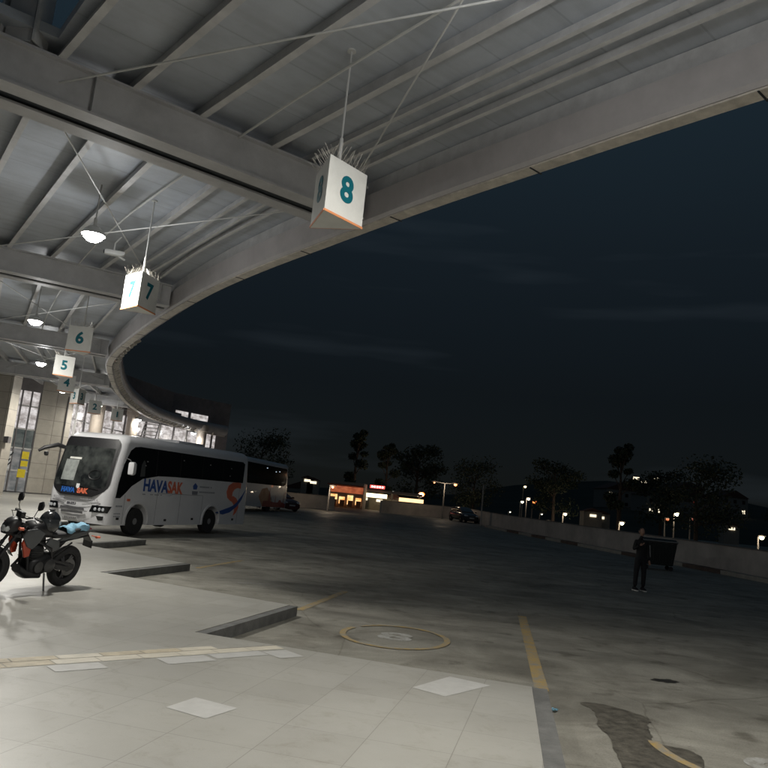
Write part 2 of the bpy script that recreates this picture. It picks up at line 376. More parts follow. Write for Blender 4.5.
for k, (cx, cy, a, b_, rot, lab) in enumerate(((3.75, 9.5, .16, .10, .3, 'small dark oil spot right of the wet patch'),)):
    pts = []
    for i in range(26):
        t = 2 * PI * i / 26; q = 1 + random.uniform(-.25, .25)
        x_, y_ = a * q * math.cos(t), b_ * q * math.sin(t); pts.append((cx + x_ * math.cos(rot) - y_ * math.sin(rot), cy + x_ * math.sin(rot) + y_ * math.cos(rot)))
    tag(sheet('oil_stain', pts, oil, .004), lab, kind='structure')
lb = mat('blue_wrapper', (.25, .45, .55), .4)
m = MB()
for i in range(9):
    a = random.uniform(0, 6.28); c0 = Vector((random.uniform(-.035, .035), random.uniform(-.03, .03), .006))
    m.add([c0, c0 + Vector((.04 * math.cos(a), .04 * math.sin(a), .012)), c0 + Vector((.03 * math.cos(a + 1.5), .03 * math.sin(a + 1.5), .02)), c0 + Vector((0, 0, .025))], [(0, 1, 2), (0, 2, 3), (0, 1, 3)])
o = m.build('litter', lb); o.location = (1.90, 7.46, .002); tag(o, 'small crumpled pale blue wrapper lying on the concrete', 'litter')

# ------------------------------------------------------------------ canopy
CP = [(17, -9), (13.2, -5), (9.6, -.9), (6.4, 3.1), (3.4, 6.5), (1.8, 8.35), (-.6, 11.3), (-4.4, 16.6), (-9.2, 25.4), (-11.3, 31.0), (-13.7, 39.9), (-15.0, 48.2), (-14.9, 53.8), (-13.9, 57.7), (-12.3, 60.2), (-10.2, 61.6)]
EP = []
for i in range(1, len(CP) - 2):
    a, b_, c_, d_ = [Vector(CP[i + k]) for k in (-1, 0, 1, 2)]
    k = max(6, int((c_ - b_).length / .35))
    for j in range(k):
        t = j / k; EP.append(.5 * ((2 * b_) + (c_ - a) * t + (2 * a - 5 * b_ + 4 * c_ - d_) * t * t + (3 * b_ - a - 3 * c_ + d_) * t ** 3))
EP.append(Vector(CP[-2]))
for _ in range(4):     # relax
    EP = [EP[0]] + [(EP[i - 1] + 2 * EP[i] + EP[i + 1]) / 4 for i in range(1, len(EP) - 1)] + [EP[-1]]
NP = []
for i in range(len(EP)):
    d = (EP[min(i + 1, len(EP) - 1)] - EP[max(i - 1, 0)]).normalized(); NP.append(Vector((-d.y, d.x)))   # towards the building
SP = [0]
for i in range(1, len(EP)): SP.append(SP[-1] + (EP[i] - EP[i - 1]).length)
def near_i(p): p = Vector(p); return min(range(len(EP)), key=lambda i: (EP[i] - p).length)
def width(i):
    y = EP[i].y
    for (y0, w0), (y1, w1) in zip([(-20, 10.5), (12, 10.5), (27, 9.3), (38, 8.0), (50, 4.6), (61, 2.0)], [(12, 10.5), (27, 9.3), (38, 8.0), (50, 4.6), (61, 2.0), (99, 2)]):
        if y0 <= y <= y1: return w0 + (w1 - w0) * (y - y0) / (y1 - y0)
    return 10.5
def ep(i, off, z): q = EP[i] + NP[i] * off; return (q.x, q.y, z)
ZB, ZW, ZD = 5.95, 6.47, 6.66       # girder bottom, girder top, deck underside
canopy = empty('canopy', (0, 0, 0), 0, 'large curved steel canopy roof with pale lip sweeping over the bus bays', 'canopy')
NE = len(EP)
def sweep(prof, m_, name, i0=0, i1=None, closed=True, smooth=False, parent=canopy):
    i1 = NE - 1 if i1 is None else i1; mb = MB(); k = len(prof)
    for i in range(i0, i1 + 1):
        for off, z in prof: mb.v.append(ep(i, off, z))
    for i in range(i1 - i0):
        for j in range(k if closed else k - 1):
            a = i * k + j; b_ = i * k + (j + 1) % k; mb.f.append((a, b_, b_ + k, a + k))
    if closed: mb.f += [tuple(range(k)), tuple((i1 - i0) * k + j for j in range(k))]
    return mb.build(name, m_, parent, smooth)
# deck with an opening behind the first girder
gi = [near_i(p) for p in ((11.3, -3), (5.3, 4.4), (-.6, 11.3), (-5.2, 18.2), (-9.6, 26.2), (-12.3, 34.9), (-14.3, 44.0), (-15.0, 52.6), (-13.3, 58.5))]
G1 = gi[2]
def deck(i0, i1, offa, offb):
    mb = MB()
    for i in range(i0, i1 + 1):
        for z in (ZD, ZD + .12):
            for o_ in (offa, offb if offb else width(i)): mb.v.append(ep(i, min(o_, width(i)), z))
    for i in range(i1 - i0):
        a = i * 4; b_ = a + 4
        mb.f += [(a, a + 1, b_ + 1, b_), (a + 2, b_ + 2, b_ + 3, a + 3), (a, b_, b_ + 2, a + 2), (a + 1, a + 3, b_ + 3, b_ + 1)]
    mb.f += [(0, 2, 3, 1), tuple((i1 - i0) * 4 + q for q in (0, 1, 3, 2))]
    o_ = mb.build('deck', soffit, canopy); ul = o_.data.uv_layers.new(name='UVMap')
    for lp in o_.data.loops:
        v = lp.vertex_index; i = i0 + v // 4; ul.data[lp.index].uv = (SP[i], offa if v % 2 == 0 else min(offb or width(i), width(i)))
    return o_
j0 = near_i((1.8, 8.35))
deck(0, j0, .1, None); deck(j0, G1 - 1, .1, 4.84); deck(j0, G1 - 1, 6.7, None); deck(G1 - 1, NE - 1, .1, None)
# edge beam: inner face, pale lip, rounded outer skin
sweep([(.16, 5.955), (.20, 6.0), (.25, 6.36), (.05, 6.36), (.0, 6.0)], fascia_m, 'edge_beam')
sweep([(.13, 6.363), (.13, ZD - .006), (.0, ZD - .006), (.0, 6.363)], steel, 'edge_channel')
sweep([(.155, 5.93), (.155, 5.952), (-.02, 5.99), (-.06, 5.96), (-.03, 5.93)], lip_m, 'lip')
pr = [(-.035, 6.0), (-.22, 6.08), (-.34, 6.22), (-.38, 6.42), (-.33, 6.62), (-.2, 6.78), (.08, 6.84), (.08, 6.792), (-.15, 6.7), (-.3, 6.45), (-.2, 6.15), (-.03, 6.02)]
sweep(pr, fascia_m, 'outer_skin', smooth=True)
# panel seams of the lip
for i in range(6, NE - 3, 7):
    mb = MB(); a = Vector(ep(i, -.065, 5.924)); b_ = Vector(ep(i, .16, 5.924)); mb.beam(a, b_, .018, .008); mb.build('lip_joint', gap_m, canopy)
# brackets under the lip of the far part
i = near_i((-8, 23))
while i < NE - 3:
    c0 = Vector(ep(i, -.10, 5.96)); MB().beam(c0, Vector(ep(i, -.28, 6.10)), .12, .08).build('lip_bracket', lip_m, canopy); i += 2
# girders: I-sections with a slot between twin bottom flanges
for q, i in enumerate(gi):
    a = Vector(ep(i, .30, 0)); b_ = Vector(ep(i, width(i), 0)); d = (b_ - a).normalized(); s = Vector((-d.y, d.x, 0))
    up = Vector((0, 0, 1)); mb = MB()
    for sg in (-1, 1):
        oo = s * sg * .31
        mb.beam(a + oo + up * (ZB + ZW) / 2, b_ + oo + up * (ZB + ZW) / 2, .03, ZW - ZB - .06)
        of = s * sg * .24
        mb.beam(a + of + up * (ZB + .015), b_ + of + up * (ZB + .015), .27, .03)
    mb.beam(a + up * (ZW - .015), b_ + up * (ZW - .015), .80, .03)
    L = (b_ - a).length; k = 0.25
    while k < L:
        for sg in (-1, 1):
            c0 = a + d * k + s * sg * .37 + up * (ZB + ZW) / 2; mb.beam(c0 - up * (ZW - ZB - .06) / 2, c0 + up * (ZW - ZB - .06) / 2, .012, .09, up=s) if k in (.25,) or int(k * 10) % 2 == 0 else None
        k += 1.9
    g_ = mb.build('girder', steel_d, canopy)
    m2 = MB(); m2.beam(a + up * (ZB + .05), b_ + up * (ZB + .08), .56, .012); m2.build('slot_shade', gap_m, g_)  # near-black strip stands in for the shade inside the girder gap
# purlins resting on the girders
offs = [.62, .97, 1.30, 1.93, 3.0, 3.88, 4.75, 5.7, 6.7, 7.7, 8.7, 9.7]
for q in range(len(gi) - 1):
    i0, i1 = gi[q], gi[q + 1]
    for kk, o_ in enumerate(offs):
        if kk in (0, 2) and q not in (0, 1, 2): continue
        if q == 1 and 5.2 < o_ < 6.69: continue
        if o_ > min(width(i0), width(i1)) - .1: continue
        mb = MB(); st = [i0, i1] if o_ > .8 else list(range(i0, i1, 3)) + [i1]
        w_, t_ = (.09, ZD - .002 - ZW) if o_ > 1.4 else (.06, .12)
        for u, v in zip(st[:-1], st[1:]):
            mb.beam(ep(u, o_, ZD - .002 - t_ / 2), ep(v, o_, ZD - .002 - t_ / 2), w_ * .25, t_)
            mb.beam(ep(u, o_ + .03, ZD - t_ - .006), ep(v, o_ + .03, ZD - t_ - .006), w_, .012)
        mb.build('purlin', steel, canopy)
# X bracing rods
def rod(a, b_, r_=.012): MB().tube([a, b_], r_, 6).build('brace_rod', white_metal, canopy)
for q in range(1, len(gi) - 2):
    i0, i1 = gi[q], gi[q + 1]; mx = min(4.9, width(i1) - .4)
    rod(ep(i0, .5, 6.22), ep(i1, mx, 6.2)); rod(ep(i0, mx, 6.24), ep(i1, .5, 6.23))
cq = MB().tube([ep(i, 2.45, ZB + .48) for i in range(gi[1], gi[-2], 5)], .016, 6).build('conduit', white_metal, canopy)
# mast standing at the inner node of the first girder
mb = MB(); p = Vector((-4.50, 7.93, 0))
mb.box((p.x, p.y - .02, 7.9), (.30, .24, 2.8)); mast = mb.build('mast', steel_d, canopy)
mb = MB(); mb.box((p.x - .20, p.y - .03, 7.9), (.03, .32, 2.8)); mb.box((p.x + .20, p.y - .03, 7.9), (.03, .32, 2.8)); mb.build('mast_flange', steel, mast)
mb = MB(); mb.beam((-4.9, 7.75, ZW + .03), (-5.0, 7.0, 9.2), .07, .09); mb.build('strut', steel, mast)
# inner pale gusset panel seen through the opening
mb = MB(); c0 = Vector((-5.55, 6.9, 7.3)); mb.prism([(-.5, -.35), (.1, -.45), (.28, -.1), (.16, .3), (-.5, .4)], -.03, .03, Matrix.Translation(c0) @ Matrix.Rotation(R(25), 4, 'Z'))
mb.build('gusset_panel', lip_m, canopy)

# ------------------------------------------------------------------ lamps
lamp_glow = mat('lamp_diffuser', (1, 1, 1), .4, emit=(1.0, .97, .90), es=60)
def lamp(p, label, power, z=5.75, r_=.17, first=[]):
    if not first:
        t = empty('canopy_lamp', (0, 0, 0))
        MB().lathe([(.03, .30), (.03, .16), (.10, .14), (.16, .08), (.20, 0), (.19, -.005), (.17, .01), (0.0, .05)]).build('housing', white_metal, t, True)
        MB().lathe([(.168, .006), (.15, -.05), (.09, -.10), (.0, -.12)]).build('diffuser', lamp_glow, t, True)
        MB().tube([(0, 0, .3), (0, 0, .90)], .012).build('stem', steel, t)
        first.append(t); o_ = t
    else: o_ = copy_tree(first[0])
    o_.location = (p[0], p[1], z); tag(o_, label, 'lamp', 'round lamps under the canopy')
    ld = bpy.data.lights.new('lamp_light', 'AREA'); ld.shape = 'DISK'; ld.size = .34; ld.energy = power; ld.color = (1.0, .965, .885)
    lo = bpy.data.objects.new('lamp_light', ld); COL.objects.link(lo); lo.location = (p[0], p[1], z - .13)
    ld = bpy.data.lights.new('lamp_spill', 'POINT'); ld.energy = power * .16; ld.color = (.96, .98, 1.0); ld.shadow_soft_size = .12
    lo = bpy.data.objects.new('lamp_spill', ld); COL.objects.link(lo); lo.location = (p[0], p[1], z - .26)
LP = []
PWR = 265
for p, lab, pw in (((7.2, -1.4), 'round canopy lamp behind the viewer, outside the picture', 1.3), ((.80, 4.75), 'round canopy lamp right above the near platform, just over the picture', 1.0),
                ((-5.12, 12.15), 'brightest round canopy lamp, between the 8 and 7 signs', 1.0), ((-9.6, 20.0), 'round canopy lamp left of the sign reading 6', .9),
                ((-12.9, 27.9), 'round canopy lamp hidden behind the sign reading 5', .9), ((-15.6, 36.5), 'round canopy lamp deep under the far bays', .8),
                ((-16.0, 42.5), 'round canopy lamp between the signs 2 and 1', .3), ((-15.9, 49.5), 'round canopy lamp right of the sign reading 1', .3), ((-14.0, 56.9), 'last round canopy lamp at the far right end of the roof', .4)):
    lamp(p, lab, PWR * pw)
# small camera housing hanging where the bracing crosses
t = empty('security_camera', (-5.55, 14.25, 6.12), R(20), 'small white security camera hanging where the roof bracing crosses', 'camera')
MB().blob([(-.17, 0, 0, .05, .04), (-.14, 0, 0, .065, .05), (.14, 0, 0, .07, .055), (.2, 0, .01, .075, .03)], e=5).build('housing', white_metal, t, True)
MB().lathe([(.035, 0), (.035, .03), (.0, .035)], Matrix.Translation((-.16, 0, 0)) @ Matrix.Rotation(-PI / 2, 4, 'Y')).build('lens', gap_m, t, True)
MB().tube([(0, 0, .05), (0, 0, .2), (.1, 0, .35)], .015).tube([(.1, 0, -.05), (.22, .05, -.09)], .02).build('bracket', white_metal, t)

# ------------------------------------------------------------------ bay signs (three-sided hanging prisms)
sign_m = mat('sign_panel', (.70, .70, .67), .45, var=.08, scale=4)
orange_s = mat('orange_edge', (.75, .30, .13), .5)
spike_m = mat('spike_steel', (.5, .47, .42), .4, metal=.5)
def bay_sign(num, x_, y_, yaw, label, z=4.65, side=.58, h=.62, fade=1.0):
    t = empty('bay_sign', (x_, y_, z), yaw, label, 'hanging sign', 'numbered triangular signs hanging over the bays')
    Rr = side / math.sqrt(3)
    V = [Vector((Rr * math.cos(a), Rr * math.sin(a))) for a in (R(-90), R(30), R(150))]   # nearest vertex first
    mb = MB(); mb.add([(v.x, v.y, zz) for zz in (0, h) for v in V], [(0, 2, 1), (3, 4, 5), (0, 1, 4, 3), (1, 2, 5, 4), (2, 0, 3, 5)])
    mb.build('box', sign_m, t, bevel=.006)
    for k in range(3):
        a, b_ = V[k], V[(k + 1) % 3]; mid = (a + b_) / 2; out = mid.normalized(); d = (b_ - a).normalized()
        if k < 2 or True:
            M_ = frame((d.x, d.y, 0), (0, 0, 1), (mid.x + out.x * .0035, mid.y + out.y * .0035, h * .52))
            text('numeral', num, h * .62, teal, t, M_, bold=.013, depth=.002)
        e_ = MB(); p_ = a + out * .004; q_ = b_ + out * .004
        e_.beam((p_.x, p_.y, .013), (q_.x, q_.y, .013), .006, .024); e_.build('edge_trim', orange_s, t)
    sp_ = MB()
    for k in range(3):
        a, b_ = V[k] * .93, V[(k + 1) % 3] * .93
        for j in range(11):
            p_ = a.lerp(b_, (j + .5) / 11); out = ((a + b_) / 2).normalized()
            for sg in (-.05, .09):
                sp_.tube([(p_.x, p_.y, h), (p_.x + out.x * sg + random.uniform(-.02, .02), p_.y + out.y * sg + random.uniform(-.02, .02), h + random.uniform(.10, .15))], .0022, 3, cap=False)
    sp_.build('bird_spikes', spike_m, t)
    MB().tube([(0, 0, h), (0, 0, h + .34)], .022, 10).tube([(0, 0, h + .34), (0, 0, ZD - z)], .012, 8).lathe([(.05, ZD - z - .02), (.05, ZD - z - .0)], n=12).build('hanger', white_metal, t)
    return t
signs = [('8', -.72, 7.60, R(-11), 'hanging triangular bay sign reading 8, largest and nearest'),
         ('7', -4.36, 12.65, R(16), 'bright hanging triangular bay sign reading 7 beside the brightest lamp'),
         ('6', -7.36, 17.8, R(-55), 'hanging triangular bay sign reading 6 over the parked coach'),
         ('5', -9.78, 22.6, R(-24), 'hanging triangular bay sign reading 5'),
         ('4', -11.44, 26.9, R(-24), 'hanging triangular bay sign reading 4 in half shade'),
         ('3', -12.62, 31.1, R(22), 'hanging triangular bay sign reading 3 seen edge on'),
         ('2', -13.45, 35.2, R(-30), 'hanging triangular bay sign reading 2 above the coach front'),
         ('1', -13.41, 38.2, R(-30), 'hanging triangular bay sign reading 1, farthest of the row')]
for s_ in signs: bay_sign(*s_)

# ------------------------------------------------------------------ terminal building
def lit_mat(name, c0, c1, es, scale=1.2):
    m_ = bpy.data.materials.new(name); m_.use_nodes = True; global n, l, tc
    nt_ = m_.node_tree; n = nt_.nodes; l = nt_.links; b_ = n['Principled BSDF']; tc = n.new('ShaderNodeTexCoord')
    b_.inputs['Base Color'].default_value = (.05, .05, .05, 1); b_.inputs['Roughness'].default_value = .1
    mp_ = n.new('ShaderNodeMapping'); mp_.inputs['Scale'].default_value = (1, 1, 1.8); l.new(tc.outputs['Object'], mp_.inputs['Vector'])
    l.new(ramp(noise(scale, 3, .6, mp_.outputs[0]), .35, c0, .65, c1), b_.inputs['Emission Color']); b_.inputs['Emission Strength'].default_value = es
    return m_
lobby = lit_mat('lit_lobby_glass', (.30, .265, .25), (.78, .74, .73), .95, 2.2)
lobby_d = lit_mat('dim_lobby_glass', (.10, .11, .11), (.26, .25, .24), .8, 1.6)
door_g = lit_mat('door_glass', (.02, .03, .03), (.10, .11, .10), 1.0, 1.5)
stone = bpy.data.materials.new('stone_cladding'); stone.use_nodes = True
nt = stone.node_tree; n = nt.nodes; l = nt.links; b = n['Principled BSDF']; tc = n.new('ShaderNodeTexCoord')
mpn = n.new('ShaderNodeMapping'); mpn.inputs['Rotation'].default_value = (R(90), 0, 0); l.new(tc.outputs['Object'], mpn.inputs['Vector'])
br = n.new('ShaderNodeTexBrick'); br.offset = 0; br.inputs['Scale'].default_value = 1; br.inputs['Brick Width'].default_value = 1.2; br.inputs['Row Height'].default_value = .8
br.inputs['Mortar Size'].default_value = .012; br.inputs['Color1'].default_value = (.46, .42, .36, 1); br.inputs['Color2'].default_value = (.52, .48, .41, 1); br.inputs['Mortar'].default_value = (.25, .22, .19, 1)
l.new(mpn.outputs[0], br.inputs['Vector']); l.new(mix('MULTIPLY', br.outputs['Color'], ramp(noise(3, 6), .3, (.85,) * 3, .7, (1.05,) * 3)), b.inputs['Base Color']); b.inputs['Roughness'].default_value = .5
dark_wall = mat('dark_wall', (.22, .20, .20), .7, var=.2, scale=2)
mull = mat('mullion', (.16, .15, .15), .4, var=.1)
mull_w = mat('pale_frame', (.55, .54, .52), .4, var=.06)
col_m = mat('column_stone', (.44, .38, .32), .55, var=.12, scale=3)
term = empty('terminal_building', (-18, 44, gz(44) + .15), 0, 'terminal building with lit glass front, stone cladding and entrance doors behind the coach', 'building')
def T(x_, y_, z_): return Vector((x_ + 18, y_ - 44, z_ - gz(44) - .15))
FP = [(-20.8, 39.1), (-17.5, 42.1), (-17.7, 48), (-16.7, 54), (-14.9, 58.6), (-12.6, 61.6)]
def wallseg(a, b_, z0, z1, th, m_, name, off=0, s0=0, s1=1, parent=term):
    a = Vector(a); b_ = Vector(b_); d = (b_ - a).normalized(); nn = Vector((d.y, -d.x))   # outward (towards the yard)
    p = a.lerp(b_, s0) + nn * (off - th / 2); q = a.lerp(b_, s1) + nn * (off - th / 2)
    return MB().beam(T(p.x, p.y, (z0 + z1) / 2), T(q.x, q.y, (z0 + z1) / 2), th, z1 - z0).build(name, m_, parent)
Z0 = gz(44) + .15
# entrance block: cladding left, doors, cladding right
A, B = FP[0], FP[1]
wallseg(A, B, Z0, 7.2, .3, stone, 'cladding', s0=-.35, s1=.22)
wallseg(A, B, Z0, 7.2, .3, stone, 'cladding', s0=.66, s1=1.0)
wallseg(A, B, 6.0, 7.2, .28, dark_wall, 'beam', s0=.22, s1=.66)
wallseg(A, B, Z0 + 3.35, 6.0, .08, lobby, 'window', off=-.15, s0=.22, s1=.66)
wallseg(A, B, Z0 + 2.3, Z0 + 3.35, .08, door_g, 'window', off=-.15, s0=.22, s1=.66)
dr = wallseg(A, B, Z0, Z0 + 2.3, .07, lobby_d, 'door', off=-.15, s0=.22, s1=.66)
for s_ in (.22, .33, .44, .55, .655):
    wallseg(A, B, Z0, 6.0, .14, mull if s_ != .33 else mull_w, 'mullion', off=-.04, s0=s_ - .008, s1=s_ + .008)
for z_ in (Z0 + 2.3, Z0 + 3.35, Z0 + 4.6, Z0 + 1.1):
    wallseg(A, B, z_ - .04, z_ + .04, .12, mull_w, 'rail', off=-.045, s0=.22, s1=.66)
yb = mat('yellow_notice', (.80, .62, .03), .5); wn = mat('white_notice', (.8, .8, .8), .5); rd = mat('red_notice', (.75, .2, .1), .5)
for s0, s1, z0, z1, m_, nm in ((.55, .63, 1.75, 2.15, yb, 'notice'), (.55, .63, 1.35, 1.65, yb, 'notice'), (.53, .62, .75, 1.2, yb, 'notice'), (.34, .43, 1.15, 2.1, wn, 'notice'), (.26, .32, .95, 1.5, rd, 'notice')):
    no = wallseg(A, B, Z0 + z0, Z0 + z1, .02, m_, nm, off=-.03, s0=s0, s1=s1)
mb = MB()
for k, (u, v) in enumerate(((.355, 1.75), (.385, 1.5), (.41, 1.85), (.40, 1.35), (.365, 1.3))):
    p = Vector(A).lerp(Vector(B), u); mb.beam(T(p.x + .05, p.y - .06, Z0 + v), T(p.x + .16, p.y + .03, Z0 + v + .2), .03, .06)
mb.build('notice_marks', gap_m, term)
# glass front behind the coach
for k in range(1, len(FP) - 1):
    a, b_ = Vector(FP[k]), Vector(FP[k + 1]); L = (b_ - a).length
    wallseg(a, b_, Z0 - .3, Z0 + .5, .25, stone, 'plinth'); wallseg(a, b_, 6.05, 7.2, .3, dark_wall, 'beam')
    if k == 1: wallseg(a, b_, Z0 + .5, 6.05, .25, stone, 'cladding', s0=0, s1=.12)
    nb = 4 if k < 3 else 3
    for j in range(nb):
        wallseg(a, b_, Z0 + .5, 6.05, .06, lobby, 'window', off=-.1, s0=(j if j or k > 1 else .5) / nb, s1=(j + .96) / nb)
    for j in range(nb + 1):
        wallseg(a, b_, Z0 + .5, 6.05, .16, mull_w if j % 2 else mull, 'mullion', off=-.01, s0=j / nb - .035 / L * 2, s1=j / nb + .035 / L * 2)
    for z_ in (Z0 + 1.9, Z0 + 3.1, Z0 + 4.35):
        wallseg(a, b_, z_ - .035, z_ + .035, .10, mull, 'rail', off=-.03)
# columns
MB().box(T(-18.3, 36.6, (6.5 + gz(36)) / 2), (.85, .85, 6.5 - gz(36))).build('column', stone, term)
MB().box(T(-17.75, 36.3, 3.1), (.22, .3, .3)).build('wall_lamp', mull, term)
for x_, y_, r_ in ((-16.6, 44.2, .38), (-16.35, 49.8, .38), (-13.6, 58.0, .36)):
    MB().lathe([(r_, gz(y_)), (r_, 6.0), (r_ + .08, 6.02), (r_ + .08, 6.5)], Matrix.Translation(T(x_, y_, 0)), 20).build('column', col_m, term, True)
# upper storey above the roof and the end wall
UP = [ep(near_i(p), o_, 0) for p, o_ in (((-12.5, 35), 3.2), ((-14.2, 43), 2.8), ((-15.1, 50), 2.2), ((-14.3, 56.5), 1.6), ((-13.2, 59.5), .8))]
UP.append((-12.3, 61.3, 0))
for k in range(len(UP) - 1):
    a, b_ = Vector(UP[k][:2]), Vector(UP[k + 1][:2])
    wallseg(a, b_, 6.8, 8.7, .3, dark_wall, 'upper_wall')
wallseg(UP[3][:2], UP[4][:2], 6.95, 7.4, .05, lobby, 'window', off=.03, s0=.5, s1=.95)
wallseg(UP[3][:2], UP[4][:2], 6.95, 7.4, .05, lobby, 'window', off=.03, s0=.1, s1=.42)
wallseg((-13.2, 61.0), (-12.3, 61.3), gz(60), 6.75, .3, dark_wall, 'end_wall')
# steel stair in front of the glass
t = empty('steel_stair', (-16.1, 52.3, gz(53) + .15), R(8), 'pale steel open stair in front of the lit glass, above the coach roof', 'stair')
mb = MB(); 
for k in range(20): mb.box((-.0, k * .22 - 2.2, .27 * (k + 1)), (1.0, .26, .05))
mb.build('treads', mull_w, t); MB().beam((-.5, -2.4, .1), (-.5, 2.2, 5.5), .05, .2).beam((.5, -2.4, .1), (.5, 2.2, 5.5), .05, .2).build('stringers', mull, t)

# ------------------------------------------------------------------ wheels helper
tyre_m = mat('tyre', (.022, .022, .023), .8, var=.25, scale=20, bump=.2)
rim_m = mat('rim_paint', (.34, .34, .35), .4, metal=.4, var=.1)
def wheel(parent, x_, y_, z_, r_, wd, side, rim=rim_m, hub=True):
    M_ = Matrix.Translation((x_, y_, z_)) @ Matrix.Rotation(-PI / 2 * side, 4, 'X')      # local z points outwards
    h = wd / 2; wl = MB().lathe([(r_ * .62, -h), (r_ * .9, -h), (r_, -h * .75), (r_, h * .75), (r_ * .96, h * .95), (r_ * .8, h), (r_ * .62, h * .9)], M_, 36).build('wheel', tyre_m, parent, True)
    MB().lathe([(r_ * .63, h * .85), (r_ * .60, h * .9), (r_ * .55, h * .45), (r_ * .32, h * .25), (r_ * .26, h * .6), (r_ * .24, h * .9), (.0, h * .95)], M_, 30).build('rim', rim, wl, True)
    nm = MB()
    for k in range(8):
        a = 2 * PI * k / 8; nm.lathe([(.02, h * .3), (.02, h * .55), (.0, h * .58)], M_ @ Matrix.Translation((r_ * .42 * math.cos(a), r_ * .42 * math.sin(a), 0)), 8)
    nm.build('nuts', chrome, wl)
    return wl

# ------------------------------------------------------------------ coaches
def rrect(xf, xr, hw, rf, rr_, bow, n=7):
    """plan outline of a body: x forward, corner radii front / rear; returns points counter-clockwise"""
    P_ = []
    for cx, cy, r_, a0 in ((xf - rf, hw - rf, rf, 0), (xr + rr_, hw - rr_, rr_, 90), (xr + rr_, -hw + rr_, rr_, 180), (xf - rf, -hw + rf, rf, 270)):
        # start angle order: +x -> +y -> -x -> -y
        for k in range(n + 1):
            a = R(a0 + 90 * k / n); P_.append((cx + r_ * math.cos(a), cy + r_ * math.sin(a)))
    # bow the front
    return [(x_ + (bow * (1 - (y_ / hw) ** 2) if x_ > xf - rf - 1e-6 else 0), y_) for x_, y_ in P_]
def coach(L, W, Ht, rake, body_m, parent, front_low=.30, wheels=(), wr=.41, rearake=.0):
    """closed rounded body; returns object; origin on the ground below the nose centre, x forward"""
    def xf(z): 
        t = max(0, (z - 1.15)) / (Ht - 1.15); return -rake * t ** 1.25 + (-.06 * max(0, (.6 - z)) / .3)
    def xr(z): t = max(0, (z - 1.0)) / (Ht - 1.0); return -L + rearake * t
    def hw(z): t = max(0, (z - 1.2)) / (Ht - 1.2); return W / 2 - .07 * t
    zs = [front_low, .36, .6, .9, 1.15, 1.4, 1.7, 2.0, 2.3, Ht - .28]
    lev = [(z, 0) for z in zs] + [(Ht - .28 + .28 * math.sin(R(a)), .28 * (1 - math.cos(R(a)))) for a in (22, 45, 62, 78, 90)] + [(Ht + .03, .6)]
    mb = MB(); rings = []
    for z, ins in lev:
        r_ = rrect(xf(min(z, Ht)) - ins, xr(min(z, Ht)) + ins * .6, hw(min(z, Ht)) - ins, max(.06, .26 - ins * .4), max(.05, .14 - ins * .2), .16 - ins * .1)
        rings.append([(x_, y_, z) for x_, y_ in r_])
    k = len(rings[0]); mb.v = [p for r_ in rings for p in r_]
    for i in range(len(rings) - 1):
        for j in range(k): mb.f.append((i * k + j, i * k + (j + 1) % k, (i + 1) * k + (j + 1) % k, (i + 1) * k + j))
    mb.f += [tuple(range(k))[::-1], tuple((len(rings) - 1) * k + j for j in range(k))]
    o_ = mb.build('body', body_m, parent, True)
    # cut the wheel arches
    cut = MB()
    for wx in wheels:
        for sd_ in (-1, 1):
            cut.lathe([(wr + .10, -.25), (wr + .10, .25)], Matrix.Translation((wx, sd_ * (W / 2 - .12), wr + .02)) @ Matrix.Rotation(PI / 2, 4, 'X'), 32)
    c_ = cut.build('cutter', gap_m, parent)
    md = o_.modifiers.new('arches', 'BOOLEAN'); md.object = c_; md.operation = 'DIFFERENCE'; md.solver = 'EXACT'
    bpy.context.view_layer.update()
    me = bpy.data.meshes.new_from_object(o_.evaluated_get(bpy.context.evaluated_depsgraph_get()))
    o_.modifiers.clear(); old = o_.data; o_.data = me; bpy.data.meshes.remove(old); bpy.data.objects.remove(c_)
    return o_, xf, xr, hw
def front_pt(xf, W, y_, z, out=.008):
    hw_ = W / 2; rf = .26; x0 = xf(z)
    ay = abs(y_)
    if ay > hw_ - rf:
        dy = min(ay - (hw_ - rf), rf); x0 -= rf - math.sqrt(max(0, rf * rf - dy * dy))
    return x0 + .16 * (1 - (y_ / hw_) ** 2) + out
def front_patch(poly_fn, z0, z1, xf, W, m_, name, parent, nz_=10, ny=16, out=.008):
    """poly_fn(z) -> (ymin, ymax)"""
    mb = MB()
    for i in range(nz_ + 1):
        z = z0 + (z1 - z0) * i / nz_; a, b_ = poly_fn(z)
        for j in range(ny + 1):
            y_ = a + (b_ - a) * j / ny; mb.v.append((front_pt(xf, W, y_, z, out), y_, z))
    for i in range(nz_):
        for j in range(ny):
            k = i * (ny + 1) + j; mb.f.append((k, k + 1, k + ny + 2, k + ny + 1))
    return mb.build(name, m_, parent, True)
def side_patch(poly, hw, m_, name, parent, side=1, out=.006, nsub=1):
    """poly in (x,z) laid on the side skin (slightly leaning)"""
    bm = bmesh.new(); vs = [bm.verts.new((x_, 0, z)) for x_, z in poly]; bm.faces.new(vs)
    bmesh.ops.bisect_plane(bm, geom=bm.verts[:] + bm.edges[:] + bm.faces[:], plane_co=(0, 0, 1.2), plane_no=(0, 0, 1))
    for v in bm.verts: v.co.y = side * (hw(v.co.z) + out)
    r_ = bmesh.ops.extrude_face_region(bm, geom=bm.faces[:])
    for g_ in r_['geom']:
        if isinstance(g_, bmesh.types.BMVert): g_.co.y -= side * .02
    bmesh.ops.recalc_face_normals(bm, faces=bm.faces[:]); bmesh.ops.triangulate(bm, faces=[f for f in bm.faces if len(f.verts) > 4])
    me = bpy.data.meshes.new(name); bm.to_mesh(me); bm.free(); me.materials.append(m_)
    o_ = bpy.data.objects.new(name, me); COL.objects.link(o_); o_.parent = parent; return o_
